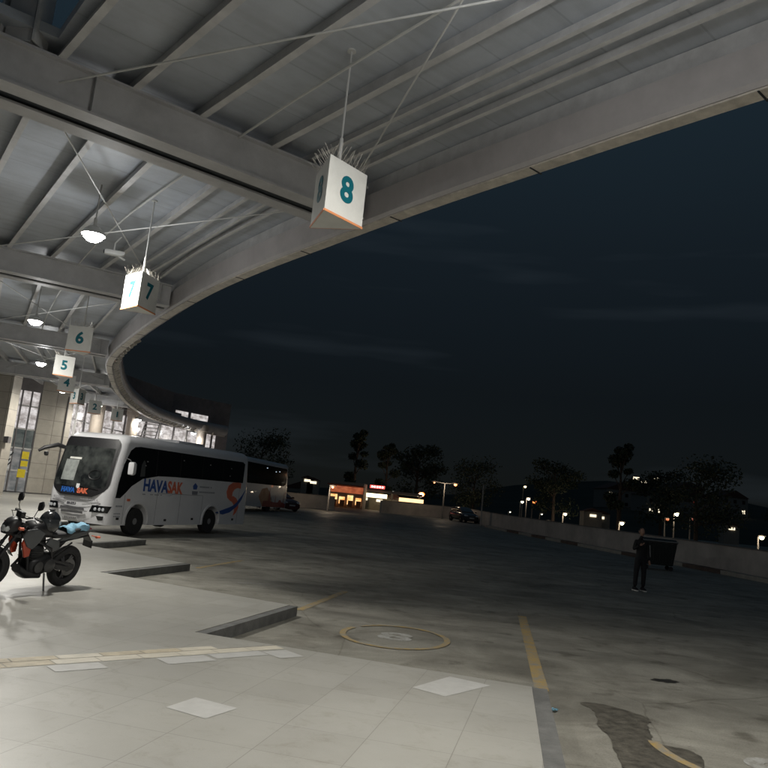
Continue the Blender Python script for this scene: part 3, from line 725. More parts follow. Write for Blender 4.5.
def arc_pts(cx, cz, r_, a0, a1, n_=14): return [(cx + r_ * math.cos(R(a0 + (a1 - a0) * k / n_)), cz + r_ * math.sin(R(a0 + (a1 - a0) * k / n_))) for k in range(n_ + 1)]

# --- near coach
ux = Vector((-.36, -.93)).normalized(); uy = Vector((-ux.y, ux.x))       # forward, left
corner = Vector((-7.62, 22.35)); WB = 2.36; LB = 7.75; HB = 3.0
nose = corner - uy * WB / 2
yawb = math.atan2(ux.y, ux.x)
bus = empty('midi_coach', (nose.x, nose.y, gz(25.5)), yawb, 'white midi coach with blue and orange lettering parked at the bay, nose to the platform', 'coach', 'coaches parked at the bays')
bus.rotation_euler = (0, -math.atan(.018 * .93) * -1, yawb)
WX = (-1.28, -5.35)
body, xf, xr, hw = coach(LB, WB, HB, .42, bus_white, bus, .30, WX, .41, .12)
inner_m = mat('arch_black', (.012, .012, .012), .9)
MB().box((-3.9, 0, .55), (7.3, 1.5, .5)).build('chassis', inner_m, bus)
for wx in WX:
    for sd_ in (-1, 1): wheel(bus, wx, sd_ * (WB / 2 - .17), .41, .41, .26, sd_)
# windscreen surround and glass
def ws(z):
    t = (z - 1.12) / (2.83 - 1.12); h_ = 1.06 - .05 * t; 
    if t < .22: h_ *= math.sqrt(max(.0, 1 - ((.22 - t) / .22) ** 2)) * .45 + .55
    if t > .93: h_ -= (t - .93) * 1.2
    return (-h_, h_)
front_patch(ws, 1.06, 2.83, xf, WB, black_m, 'windscreen_surround', bus, 18, 24, .006)
def wg(z):
    a, b_ = ws(z); return (a + .09, b_ - .09)
glass_f = bpy.data.materials.new('windscreen_glass'); glass_f.use_nodes = True
nt = glass_f.node_tree; n = nt.nodes; l = nt.links; b = n['Principled BSDF']; tc = n.new('ShaderNodeTexCoord')
l.new(ramp(noise(1.6, 3), .42, (.014, .016, .017), .66, (.075, .082, .078)), b.inputs['Base Color']); b.inputs['Roughness'].default_value = .07  # paler blotches in the colour imitate reflections on the screen
wsn = front_patch(wg, 1.34, 2.54, xf, WB, glass_f, 'windscreen', bus, 14, 24, .011)
# flat shapes laid on the glass: pale patch, pale strip above it, steering wheel
bl = mat('patch_grey', (.30, .32, .31), .8, var=.3)
front_patch(lambda z: (-.72, -.18), 1.5, 2.12, xf, WB, bl, 'pale_patch', wsn, 4, 6, .013)
front_patch(lambda z: (-.60, -.12), 2.14, 2.20, xf, WB, mat('pale_strip', (.8, .8, .75), .4), 'light_strip', wsn, 1, 5, .015)
mbw = MB()
for k in range(20):
    a0, a1 = 2 * PI * k / 20, 2 * PI * (k + 1) / 20
    def sp_(a): y_ = .52 + .2 * math.cos(a); z = 1.72 + .14 * math.sin(a); return (front_pt(xf, WB, y_, z, .018), y_, z)
    mbw.tube([sp_(a0), sp_(a1)], .014, 5)
mbw.build('steering_wheel', black_m, wsn)
# wiper arms
for y0, y1 in ((.75, .12), (.02, -.62)):
    pts_ = [(front_pt(xf, WB, y0 + (y1 - y0) * t, 1.30 + .06 * t, .03), y0 + (y1 - y0) * t, 1.30 + .06 * t) for t in (0, .5, 1)]
    MB().tube(pts_, .01, 5).build('wiper', black_m, bus)
def ftext(s, size, m_, y_, z, bold=.006, sx=1.0, name='lettering', out=.014):
    x_ = front_pt(xf, WB, y_, z, out); e_ = .05
    d = Vector((front_pt(xf, WB, y_ + e_, z, 0) - front_pt(xf, WB, y_ - e_, z, 0), 2 * e_, 0)); up_ = Vector((front_pt(xf, WB, y_, z + e_, 0) - front_pt(xf, WB, y_, z - e_, 0), 0, 2 * e_))
    return text(name, s, size, m_, bus, frame(d, up_, (x_, y_, z)), bold=bold, depth=.004, sx=sx)
blue_b = mat('bright_blue_vinyl', (.03, .14, .5), .4, emit=(.02, .08, .35), es=.0)
ftext('HAVA', .20, blue_b, -.30, 1.215, .012, 1.0); ftext('SAK', .20, orange_v, .24, 1.215, .012, 1.0)
front_patch(lambda z: (-.02, .10), 1.28, 1.42, xf, WB, wn, 'emblem', bus, 2, 2, .015)
ftext('ISUZU', .095, mat('dark_letters', (.07, .07, .08), .4), -.08, .83, .006, 1.3)
# grille, lamps, plate
dk = mat('grille', (.10, .10, .105), .5, var=.3, scale=30)
front_patch(lambda z: (-.50 + (z - .55) * .3 - .06, .42 - (z - .55) * .3 + .02), .66, .74, xf, WB, dk, 'grille', bus, 3, 10, .010)
front_patch(lambda z: (-.46, .36), .56, .63, xf, WB, dk, 'grille', bus, 3, 10, .010)
front_patch(lambda z: (-.62, .52), .635, .655, xf, WB, chrome, 'chrome_bar', bus, 1, 10, .014)
pl = front_patch(lambda z: (-.34, .18), .36, .47, xf, WB, mat('plate_white', (.45, .45, .45), .5), 'number_plate', bus, 1, 6, .016)
mbp = MB()
for k in range(7):
    y_ = -.28 + k * .065; mbp.box((front_pt(xf, WB, y_, .415, .018), y_, .415), (.004, .035, .06))
mbp.build('plate_marks', dk, pl)
lens = mat('headlamp_lens', (.55, .57, .6), .12, var=.3, scale=20)
for sg in (1, -1):
    hl = front_patch(lambda z: tuple(sorted((sg * (.56 + (z - .66) * .35 + .02), sg * (1.10 + (z - .62) * .25)))), .64, .84, xf, WB, glass_d, 'headlight', bus, 5, 10, .012)
    for yy in (.76, .90, 1.0):
        x_ = front_pt(xf, WB, sg * yy, .73, .014); MB().lathe([(.05, 0), (.045, .015), (.0, .025)], Matrix.Translation((x_, sg * yy, .735)) @ Matrix.Rotation(PI / 2, 4, 'Y'), 14).build('reflector', lens, hl, True)
    front_patch(lambda z: tuple(sorted((sg * (.86 - (z - .42) * .5), sg * (1.0 + (z - .42) * .2)))), .42, .54, xf, WB, glass_d, 'fog_light', bus, 3, 5, .012)
front_patch(lambda z: (-.9, .9), .885, .915, xf, WB, mat('seam', (.3, .3, .31), .6), 'seam', bus, 1, 16, .004)
mbs = MB()
for k, (y0, y1, z) in enumerate(((-.85, -.35, 1.0), (.25, .85, .99), (-.75, -.4, .95))):
    for j in range(8):
        y_ = y0 + (y1 - y0) * j / 8; mbs.box((front_pt(xf, WB, y_, z, .006), y_, z), (.004, .04, .035))
mbs.build('small_lettering', mat('pale_letters', (.42, .42, .44), .5), bus)
# left side: one long dark glass band that drops at the driver's door
def zline(x_):       # lower edge of the dark band
    pts_ = [(-.18, 1.10), (-.40, 1.10), (-.62, 1.27), (-.85, 1.47), (-1.35, 1.72), (-2.1, 1.84), (-3.0, 1.86), (-7.5, 1.86)]
    for (a, za), (b_, zb_) in zip(pts_[:-1], pts_[1:]):
        if b_ <= x_ <= a: return za + (zb_ - za) * (x_ - a) / (b_ - a)
    return 1.86
xsb = [-.20, -.40, -.5, -.62, -.73, -.85, -1.1, -1.35, -1.7, -2.1, -2.5, -3.0, -4.0, -5.0, -6.0, -7.30]
band = [(x_, zline(x_)) for x_ in xsb] + [(-7.36, 2.58), (-7.2, 2.65), (-4, 2.67), (-1.1, 2.69), (-.85, 2.66), (-.66, 2.54), (-.42, 2.1), (-.26, 1.5)]
gl = side_patch(band, hw, glass_d, 'side_glass', bus, 1)
side_patch([(-x_ if False else x_, z) for x_, z in band], hw, glass_d, 'side_glass', bus, -1)
for x_ in (-1.98, -3.25, -4.55, -5.85):
    side_patch([(x_ - .012, zline(x_) + .03), (x_ + .012, zline(x_) + .03), (x_ + .012, 2.64), (x_ - .012, 2.64)], hw, inner_m, 'window_divider', gl, 1, .010)
# pale pillar between screen and side glass
# seats seen dimly through the glass
for x_, m_ in ((-1.25, mat('dim_seat', (.07, .075, .075), .6)),):
    side_patch([(x_ - .18, 1.80), (x_ + .05, 1.78), (x_ + .02, 2.15), (x_ - .08, 2.30), (x_ - .16, 2.22)], hw, m_, 'driver_seat', gl, 1, .009)
for x_, z_ in ((-1.5, 2.25), (-3.4, 2.42), (-5.0, 2.38), (-6.4, 2.34), (-1.42, 2.12), (-6.35, 2.06)):
    side_patch([(x_ - .03, z_), (x_ + .03, z_), (x_ + .03, z_ + .03), (x_ - .03, z_ + .03)], hw, mat('dim_glint', (.35, .35, .33), .3), 'interior_light_mark', gl, 1, .010)  # pale dabs painted on the glass as glints of light, nothing glows
# arch trims, seams, handles, markers
for wx in WX:
    for sd_ in (1, -1):
        outer = arc_pts(wx, .43, .60, 190, -10, 20); innr = arc_pts(wx, .43, .525, -10, 190, 20)
        side_patch([(x_, max(z, .31)) for x_, z in outer + innr], hw, bus_white, 'arch_trim', bus, sd_, .02)
seam_m = mat('panel_seam', (.25, .25, .26), .6)
for x_, z0, z1 in ((-.62, .34, 1.2), (-2.15, .34, 1.3), (-3.4, .34, 1.3), (-4.7, .34, 1.3), (-7.1, .34, 1.8)):
    side_patch([(x_, z0), (x_ + .012, z0), (x_ + .012, z1), (x_, z1)], hw, seam_m, 'panel_seam', bus, 1, .003)
side_patch([(-2.15, 1.295), (-4.7, 1.295), (-4.7, 1.307), (-2.15, 1.307)], hw, seam_m, 'panel_seam', bus, 1, .004)
side_patch([(-.72, 1.02), (-.86, 1.02), (-.86, 1.09), (-.72, 1.09)], hw, orange_v, 'side_marker', bus, 1, .012)
for x_, z_ in ((-.4, .46), (-2.7, .42), (-4.2, .46), (-6.8, .45)):
    side_patch([(x_ - .06, z_), (x_ + .06, z_), (x_ + .06, z_ + .07), (x_ - .06, z_ + .07)], hw, black_m, 'latch', bus, 1, .01)
def stext(s, size, m_, x_, z, bold=.01, sx=1.0, name='lettering', rot=0):
    y_ = hw(z) + .006
    return text(name, s, size, m_, bus, frame((-1, 0, -.02 + rot), (0, -.04, 1), (x_, y_, z)), bold=bold, depth=.003, sx=sx, align='LEFT')
stext('HAVA', .52, blue_v, -1.40, 1.52, .018, .90); stext('SAK', .52, orange_v, -2.64, 1.50, .018, .86)
side_patch([(-2.55, 1.24), (-2.85, 1.25), (-3.1, 1.34), (-3.3, 1.42), (-3.0, 1.30), (-2.8, 1.24)], hw, blue_v, 'swoosh', bus, 1, .008)
pale_let = mat('pale_letters', (.42, .42, .44), .5)
for x0, x1, z, h_ in ((-1.4, -2.4, 1.25, .03), (-4.45, -5.25, 1.60, .05), (-4.45, -5.5, 1.42, .05), (-.25, -.55, .86, .05), (-.2, -.55, .64, .03), (-.2, -.5, .56, .03)):
    k = int((x0 - x1) / .075); mbs = MB()
    for j in range(k):
        x_ = x0 - (j + .5) * .075
        if random.random() < .85: mbs.box((x_, hw(z) + .004, z), (.05, .006, h_))
    mbs.build('small_lettering', mat('grey_letters', (.27, .28, .31), .5), bus)
side_patch([(-4.05, 1.62), (-4.18, 1.72), (-4.32, 1.62), (-4.28, 1.50), (-4.08, 1.50)], hw, blue_v, 'emblem', bus, 1, .008)
side_patch([(-4.02, 1.44), (-4.36, 1.44), (-4.34, 1.32), (-4.04, 1.32)], hw, grey_v, 'emblem', bus, 1, .008)
# big orange S with a blue swoosh at the tail
S_out = arc_pts(-6.55, 1.27, .34, 60, 270, 20); S_in = arc_pts(-6.55, 1.27, .13, 250, 80, 16)
side_patch([(-7.180, 1.844), (-6.950, 1.864), (-6.605, 1.844), (-6.317, 1.722), (-6.203, 1.487), (-6.283, 1.283), (-6.513, 1.161), (-6.743, 1.110), (-6.662, 1.252), (-6.605, 1.354), (-6.628, 1.487), (-6.743, 1.599), (-6.950, 1.660), (-7.180, 1.640)], hw, orange_v, 'logo', bus, 1, .008)
side_patch([(-6.662, 1.354), (-6.893, 1.283), (-7.088, 1.130), (-7.123, 0.926), (-7.007, 0.742), (-6.812, 0.620), (-6.858, 0.804), (-6.812, 0.977), (-6.720, 1.079), (-6.548, 1.181)], hw, orange_v, 'logo', bus, 1, .009)
side_patch([(-5.570, 0.722), (-6.088, 0.661), (-6.548, 0.742), (-7.007, 0.967), (-7.295, 1.232), (-7.525, 1.589), (-7.318, 1.395), (-7.007, 1.150), (-6.720, 0.987), (-6.490, 0.926)], hw, blue_v, 'logo', bus, 1, .011)
# mirrors
MB().blob([(-.35, WB / 2 + .26, 1.95, .03, .12), (-.38, WB / 2 + .26, 2.0, .10, .19), (-.46, WB / 2 + .26, 2.0, .11, .20), (-.52, WB / 2 + .26, 2.0, .09, .17)], e=5).build('mirror', bus_white, bus, True)
MB().tube([(-.45, WB / 2 - .05, 2.3), (-.45, WB / 2 + .15, 2.25), (-.45, WB / 2 + .24, 2.15)], .02, 8).build('mirror_arm', black_m, bus)
MB().tube([(-.45, -WB / 2 + .05, 2.45), (-.2, -WB / 2 - .1, 2.52), (.1, -WB / 2 - .3, 2.40), (.22, -WB / 2 - .42, 2.28)], [.06, .07, .06, .04], 8).build('mirror_arm', black_m, bus, True)
MB().blob([(.0, -WB / 2 - .25, 2.24, .03, .03), (.06, -WB / 2 - .25, 2.22, .09, .07), (.12, -WB / 2 - .25, 2.24, .04, .04)], e=3).build('mirror', black_m, bus, True)
# roof hatch and air conditioner
MB().blob([(-3.6, 0, HB + .02, .5, .02), (-3.7, 0, HB + .06, .62, .06), (-5.2, 0, HB + .06, .62, .06), (-5.4, 0, HB + .02, .5, .02)], e=5).build('roof_unit', bus_white, bus, True)

# --- far coach
bus2 = empty('coach', (-8.55, 44.6, gz(50)), 0, 'large white coach with orange and red skyline artwork, behind the midi coach', 'coach', 'coaches parked at the bays')
d2 = Vector((-.235, -.972)).normalized(); bus2.rotation_euler = (0, 0, math.atan2(d2.y, d2.x)); bus2.location = (-10.2, 44.6, gz(52))
WX2 = (-2.7, -8.2)
L2 = 11.6
body2, xf2, xr2, hw2 = coach(L2, 2.5, 3.45, .5, bus_white, bus2, .32, WX2, .48, .1)
MB().box((-5.9, 0, .6), (11.2, 1.6, .5)).build('chassis', inner_m, bus2)
for wx in WX2:
    for sd_ in (-1, 1): wheel(bus2, wx, sd_ * 1.07, .48, .48, .28, sd_)
for sd_ in (1, -1):
    side_patch([(-.7, 1.75), (-L2 + .9, 1.85), (-L2 + .45, 2.0), (-L2 + .35, 2.3), (-L2 + .35, 3.05), (-L2 + .5, 3.12), (-1.0, 3.12), (-.85, 2.6)], hw2, glass_d, 'side_glass', bus2, sd_)
art_o = mat('orange_artwork', (.74, .25, .09), .45, var=.2, scale=1.5, col2=(.78, .42, .24)); art_r = mat('red_artwork', (.45, .05, .04), .5, var=.2, scale=2)
side_patch([(-L2 + 4.6, .34), (-L2 + 5.4, 1.0), (-L2 + 4.9, 1.5), (-L2 + 4.0, 1.62), (-L2 + 3.4, 1.3), (-L2 + 3.1, .8), (-L2 + 2.4, .34)], hw2, art_o, 'artwork', bus2, 1)
sky_p = [(-L2 + 4.6, .34), (-L2 + 4.5, .72), (-L2 + 3.7, .75), (-L2 + 3.65, 1.1), (-L2 + 3.5, 1.3), (-L2 + 3.45, 1.6), (-L2 + 3.4, 1.3), (-L2 + 3.25, 1.1), (-L2 + 3.2, .72), (-L2 + 2.3, .66), (-L2 + 2.25, 1.2), (-L2 + 2.2, .66), (-L2 + 1.7, .68), (-L2 + 1.5, .85), (-L2 + 1.2, .85), (-L2 + 1.0, .7), (-L2 + .7, .68), (-L2 + .65, 1.35), (-L2 + .6, .66), (-L2 + .2, .6), (-L2 + .2, .34)]
side_patch(sky_p, hw2, art_r, 'artwork', bus2, 1, .009)
for x_, z_ in ((-L2 + 2.6, 2.75), (-L2 + 1.9, 2.8), (-L2 + 4.3, 2.9)):
    side_patch([(x_ - .09, z_), (x_ + .09, z_), (x_ + .09, z_ + .06), (x_ - .09, z_ + .06)], hw2, mat('lit_reading_lamp', (.6, .7, .8), .3, emit=(.4, .5, .6), es=1), 'interior_light_mark', bus2, 1, .012)
side_patch([(-L2 + .3, 1.3), (-L2 + .36, 1.3), (-L2 + .36, 1.5), (-L2 + .3, 1.5)], hw2, orange_v, 'side_marker', bus2, 1, .012)
for sg in (-1, 1):
    MB().box((-L2 - .005, sg * 1.0, 1.2), (.04, .16, .5)).build('tail_light', mat('tail_red', (.25, .02, .02), .3), bus2)

# ------------------------------------------------------------------ cars
def car(name, loc, yaw, paint, label, estate=False, kind='car'):
    t = empty(name, loc, yaw, label, kind)
    L_, W_ = 4.2, 1.72
    secs = [(2.08, .42, .30, .16), (2.0, .74, .42, .24), (1.75, .82, .50, .32), (1.0, .85, .58, .38), (.0, .86, .60, .40), (-1.2, .86, .61, .41), (-1.8, .84, .60, .40), (-2.05, .78, .58, .34), (-2.12, .5, .5, .2)]
    MB().blob([(x_, 0, z, w_, h_) for x_, w_, z, h_ in secs], 20, 4).build('body', paint, t, True)
    rf = [(1.05, .62, .95, .05), (.4, .66, 1.1, .22), (.0, .64, 1.18, .27), (-1.2, .63, 1.17, .27), (-1.8, .62, 1.08, .18), (-2.0, .6, .98, .06)]
    MB().blob([(x_, 0, z, w_, h_) for x_, w_, z, h_ in rf], 20, 4).build('cabin', paint, t, True)
    gp_ = [(.92, .60, .985, .03), (.36, .665, 1.12, .175), (.0, .648, 1.17, .21), (-1.2, .638, 1.16, .21), (-1.7, .628, 1.1, .14)]
    MB().blob([(x_ + .02, 0, z, w_ + .004, h_) for x_, w_, z, h_ in gp_], 20, 4).build('window', glass_d, t, True)
    for x_ in (1.3, -1.3):
        for sg in (-1, 1): wheel(t, x_, sg * .78, .31, .31, .2, sg)
    for sg in (-1, 1):
        MB().blob([(1.95, sg * .58, .66, .16, .07), (2.06, sg * .52, .64, .13, .05)], 12, 3).build('headlight', lens, t, True)
        MB().box((-2.08, sg * .62, .75), (.06, .2, .14)).build('tail_light', mat('tail_red', (.25, .02, .02), .3), t)
        MB().blob([(.72, sg * .95, 1.0, .08, .06), (.62, sg * .95, 1.0, .08, .06)], 10, 3).build('mirror', paint, t, True)
    MB().box((2.08, 0, .45), (.04, .5, .11)).build('number_plate', mat('plate_white', (.45, .45, .45), .5), t)
    MB().box((2.06, 0, .62), (.06, .8, .08)).build('grille', dk, t)
    return t
redp = mat('dark_red_paint', (.07, .01, .01), .3, coat=.5); dkp = mat('charcoal_paint', (.02, .022, .025), .25, coat=.6)
car('red_car', (-7.15, 57.5, gz(57.5)), R(-50), redp, 'dark red car parked just beyond the far coach tail')
car('dark_car', (9.0, 74, gz(74)), R(-75), dkp, 'dark car parked by the corner of the yard wall')

# ------------------------------------------------------------------ yard wall with painted kerb
wall_m = mat('plaster_wall', (.43, .395, .36), .8, var=.22, scale=.8, bump=.3)
cop_m = mat('wall_coping', (.16, .15, .14), .8, var=.2)
def wall_run(pts, label, name='yard_wall', hgt=1.32):
    t = empty(name, (pts[0][0], pts[0][1], gz(pts[0][1])), 0, label, 'wall')
    mb = MB(); mc = MB(); o_ = Vector((pts[0][0], pts[0][1], gz(pts[0][1])))
    for a, b_ in zip(pts[:-1], pts[1:]):
        k = max(1, int((Vector(b_) - Vector(a)).length / 5))
        for j in range(k):
            p = Vector(a).lerp(Vector(b_), j / k); q = Vector(a).lerp(Vector(b_), (j + 1) / k)
            P_ = Vector((p.x, p.y, gz(p.y) + hgt / 2 - .1)) - o_; Q_ = Vector((q.x, q.y, gz(q.y) + hgt / 2 - .1)) - o_
            mb.beam(P_, Q_, .22, hgt); mc.beam(P_ + Vector((0, 0, hgt / 2 + .03)), Q_ + Vector((0, 0, hgt / 2 + .03)), .28, .05)
    mb.build('masonry', wall_m, t); mc.build('coping', cop_m, t)
    return t
WR = [(19.5, 14), (16.9, 31.3), (14.1, 45.1), (10.9, 62.1), (10.6, 66)]
wall_run(WR, 'long pale plastered wall along the right side of the yard')
wall_run([(10.6, 67.2), (10.3, 84.0), (4.1, 80.4), (.9, 77.0)], 'pale wall section across the far end of the yard')
wall_run([(-3.6, 71.8), (-5.6, 70.0), (-9.0, 67.0), (-12, 65)], 'pale wall section just right of the far coach')
kw = mat('kerb_white', (.34, .32, .28), .7, var=.2, scale=3); kr = mat('kerb_red', (.10, .07, .055), .7, var=.3, scale=3)
t = empty('painted_kerb', (17, 31, 0), 0, 'low kerb painted in alternate white and dark red along the right wall', 'kerb')
for a, b_ in zip(WR[:-1], WR[1:]):
    a = Vector(a); b_ = Vector(b_); d = (b_ - a).normalized(); nn = Vector((-d.y, d.x)) * .42; L_ = (b_ - a).length; k = max(1, int(L_ / 2.4))
    for j in range(k):
        p = a.lerp(b_, j / k) + nn; q = a.lerp(b_, (j + .995) / k) + nn
        MB().beam(Vector((p.x - 17, p.y - 31, gz(p.y) + .08)), Vector((q.x - 17, q.y - 31, gz(q.y) + .08)), .55, .18).build('kerb_block', (kw, kr)[j % 2], t)

# ------------------------------------------------------------------ waste container
bin_m = mat('container_green', (.012, .018, .018), .45, var=.2)
t = empty('waste_container', (12.45, 32.9, gz(32.9)), R(-9), 'dark wheeled waste container standing by the right wall', 'container')
MB().add([(x_, y_, z) for z, sx, sy in ((.2, .58, .40), (1.12, .70, .52)) for x_, y_ in ((-sx, -sy), (sx, -sy), (sx, sy), (-sx, sy))],
         [(0, 3, 2, 1), (4, 5, 6, 7), (0, 1, 5, 4), (1, 2, 6, 5), (2, 3, 7, 6), (3, 0, 4, 7)]).build('bin_body', bin_m, t, bevel=.03)
MB().blob([(-.72, 0, 1.16, .50, .04), (-.66, 0, 1.22, .54, .09), (.66, 0, 1.22, .54, .09), (.72, 0, 1.16, .50, .04)], 16, 4).build('lid', bin_m, t, True)
MB().tube([(-.72, -.56, 1.2), (.72, -.56, 1.2)], .035, 8).build('lid_bar', mat('bar_grey', (.2, .2, .2), .5), t)
for x_ in (-.5, .5):
    for y_ in (-.36, .36): MB().lathe([(.0, -.03), (.09, -.03), (.09, .03), (.0, .03)], Matrix.Translation((x_, y_, .09)) @ Matrix.Rotation(PI / 2, 4, 'X'), 14).build('wheel', rubber, t)
for k in range(5): MB().box((-.5 + k * .25, -.50, .7), (.03, .03, .7), Matrix.Rotation(R(0), 4, 'X')).build('rib', bin_m, t)

# ------------------------------------------------------------------ person
def skin(name, nodes, edges, m_, parent=None, sub=2, root=0):
    me = bpy.data.meshes.new(name); me.from_pydata([n_[:3] for n_ in nodes], edges, [])
    o_ = bpy.data.objects.new(name, me); COL.objects.link(o_)
    if len(me.skin_vertices) == 0:
        md = o_.modifiers.new('skin', 'SKIN')
    else: md = o_.modifiers.new('skin', 'SKIN')
    bpy.context.view_layer.update()
    if len(me.skin_vertices) == 0:
        bm = bmesh.new(); bm.from_mesh(me); bm.verts.layers.skin.verify(); bm.to_mesh(me); bm.free()
    for i, n_ in enumerate(nodes):
        sv = me.skin_vertices[0].data[i]; r_ = n_[3]; sv.radius = r_ if isinstance(r_, tuple) else (r_, r_); sv.use_root = (i == root)
    md.use_smooth_shade = True
    sb = o_.modifiers.new('sub', 'SUBSURF'); sb.levels = sub; sb.render_levels = sub
    bpy.context.view_layer.update()
    me2 = bpy.data.meshes.new_from_object(o_.evaluated_get(bpy.context.evaluated_depsgraph_get()))
    o_.modifiers.clear(); o_.data = me2; me2.materials.clear(); me2.materials.append(m_); me2.name = name
    if parent: o_.parent = parent
    return o_
skin_m = mat('skin', (.36, .21, .15), .55, var=.05); jk = mat('black_jacket', (.012, .013, .014), .8, var=.2); tr = mat('dark_trousers', (.012, .012, .015), .85, var=.2)
pe = empty('person', (8.0, 22.4, gz(22.4)), R(10), 'person in dark clothes and white-soled shoes standing alone near the right wall', 'person')
nodes = [(0, 0, .95, (.13, .10)), (0, .01, 1.15, (.125, .09)), (0, .01, 1.35, (.155, .10)), (0, 0, 1.46, (.10, .08)), (0, 0, 1.53, .052), (0, -.01, 1.60, .055),
         (.09, 0, .88, .09), (.11, -.01, .50, .06), (.115, .02, .10, .042), (-.09, 0, .88, .09), (-.12, .02, .50, .06), (-.13, .04, .10, .042),
         (.17, 0, 1.42, .062), (.23, .02, 1.17, .045), (.235, -.06, .93, .034), (-.17, 0, 1.42, .062), (-.24, .0, 1.17, .045), (-.17, -.17, 1.30, .034)]
edges = [(0, 1), (1, 2), (2, 3), (3, 4), (4, 5), (0, 6), (6, 7), (7, 8), (0, 9), (9, 10), (10, 11), (2, 12), (12, 13), (13, 14), (2, 15), (15, 16), (16, 17)]
skin('body', nodes, edges, jk, pe)
nodes = [(0, 0, .96, (.145, .112)), (.09, 0, .86, .102), (.11, -.01, .50, .075), (.115, .02, .12, .062), (-.09, 0, .86, .102), (-.12, .02, .50, .075), (-.13, .04, .12, .062), (0, 0, 1.03, (.14, .105))]
skin('trousers', nodes, [(0, 1), (1, 2), (2, 3), (0, 4), (4, 5), (5, 6), (0, 7)], tr, pe)
# head with face
hd = MB(); rings = []
for i in range(13):
    t_ = PI * i / 12; z = 1.70 + .125 * math.cos(t_); r_ = math.sin(t_)
    for k in range(20):
        a = 2 * PI * k / 20; cx_, sy_ = math.cos(a), math.sin(a)
        jaw = 1 - .22 * max(0, -math.cos(t_))
        x_ = .076 * r_ * cx_ * jaw; y_ = .098 * r_ * sy_ * (jaw if sy_ < 0 else jaw * .95) - .01
        if sy_ < -.9 and 6 <= i <= 8: y_ -= .018      # nose
        if sy_ < -.6 and i == 5: y_ += .006            # eye line
        rings.append((x_, y_, z))
hd.v = rings; hd.f = [(i * 20 + k, i * 20 + (k + 1) % 20, (i + 1) * 20 + (k + 1) % 20, (i + 1) * 20 + k) for i in range(12) for k in range(20)]
for sg in (-1, 1): hd.blob([(sg * .074, .0, 1.69, .012, .018), (sg * .083, .004, 1.695, .016, .03), (sg * .088, .01, 1.70, .01, .024)], 10, 2)
hd.build('head', skin_m, pe, True)
hr = MB(); hr.v = [(x_ * 1.08, (y_ + .01) * 1.07 + .004, 1.70 + (z - 1.70) * 1.07) for x_, y_, z in rings[:20 * 9]]
fs = []
for i in range(8):
    for k in range(20):
        sy_ = math.sin(2 * PI * (k + .5) / 20)
        if i >= 3 and sy_ < -.25: continue
        fs.append((i * 20 + k, i * 20 + (k + 1) % 20, (i + 1) * 20 + (k + 1) % 20, (i + 1) * 20 + k))
hr.f = fs; hr.build('hair', mat('dark_hair', (.012, .01, .009), .6), pe, True)
for sg in (-1, 1):
    MB().lathe([(.0, -.008), (.011, 0), (.0, .008)], Matrix.Translation((sg * .03, -.10, 1.71)) @ Matrix.Rotation(PI / 2, 4, 'X'), 10).build('eye', gap_m, pe)
MB().box((0, -.098, 1.635), (.045, .01, .01)).build('mouth', mat('lips', (.25, .09, .08), .5), pe, bevel=.003)
def hand(px, py, pz, dirv, parent):
    d = Vector(dirv).normalized(); s_ = Vector((1, 0, 0)) - d * d.x; s_.normalize(); f_ = d.cross(s_)
    P = Vector((px, py, pz)); nd = [(*P, .026), (*(P + d * .05), .032), (*(P + d * .085), .030)]; ed = [(0, 1), (1, 2)]
    for k, (o_, ln) in enumerate(((-.027, .065), (-.009, .078), (.009, .074), (.027, .058))):
        b0 = P + d * .085 + s_ * o_; i = len(nd)
        nd += [(*(b0 + d * ln * .5 + f_ * .008), .0085), (*(b0 + d * ln * .9 + f_ * .03), .0075)]; ed += [(2, i), (i, i + 1)]
    i = len(nd); nd += [(*(P + d * .05 - s_ * .045 + f_ * .015), .010), (*(P + d * .085 - s_ * .052 + f_ * .03), .008)]; ed += [(1, i), (i, i + 1)]
    skin('hand', nd, ed, skin_m, parent, 1)
hand(.235, -.07, .91, (0, -.15, -1), pe); hand(-.15, -.19, 1.31, (.5, -.6, .35), pe)
for x_, y_ in ((.115, .02), (-.13, .04)):
    sh = MB(); sh.blob([(-.16, 0, .045, .03, .02), (-.12, 0, .05, .045, .032), (-.02, 0, .065, .048, .05), (.06, 0, .075, .042, .06), (.10, 0, .06, .03, .04)], 14, 2.6)
    M_ = Matrix.Translation((x_, y_, 0)) @ Matrix.Rotation(PI / 2, 4, 'Z')
    so_ = sh.build('shoe', tr, pe, True, M_)
    MB().blob([(-.175, 0, .018, .03, .017), (-.13, 0, .018, .052, .018), (.06, 0, .018, .046, .018), (.11, 0, .018, .03, .017)], 14, 3.5).build('sole', mat('white_sole', (.7, .7, .68), .6), so_, True, M_)
MB().beam((.272, .0, 1.34), (.285, -.02, 1.0), .012, .025, up=(0, 1, 0)).build('sleeve_stripe', mat('grey_stripe', (.45, .45, .45), .7), pe)
MB().box((-.085, -.27, 1.38), (.075, .012, .15)).build('phone', black_m, pe, bevel=.004)

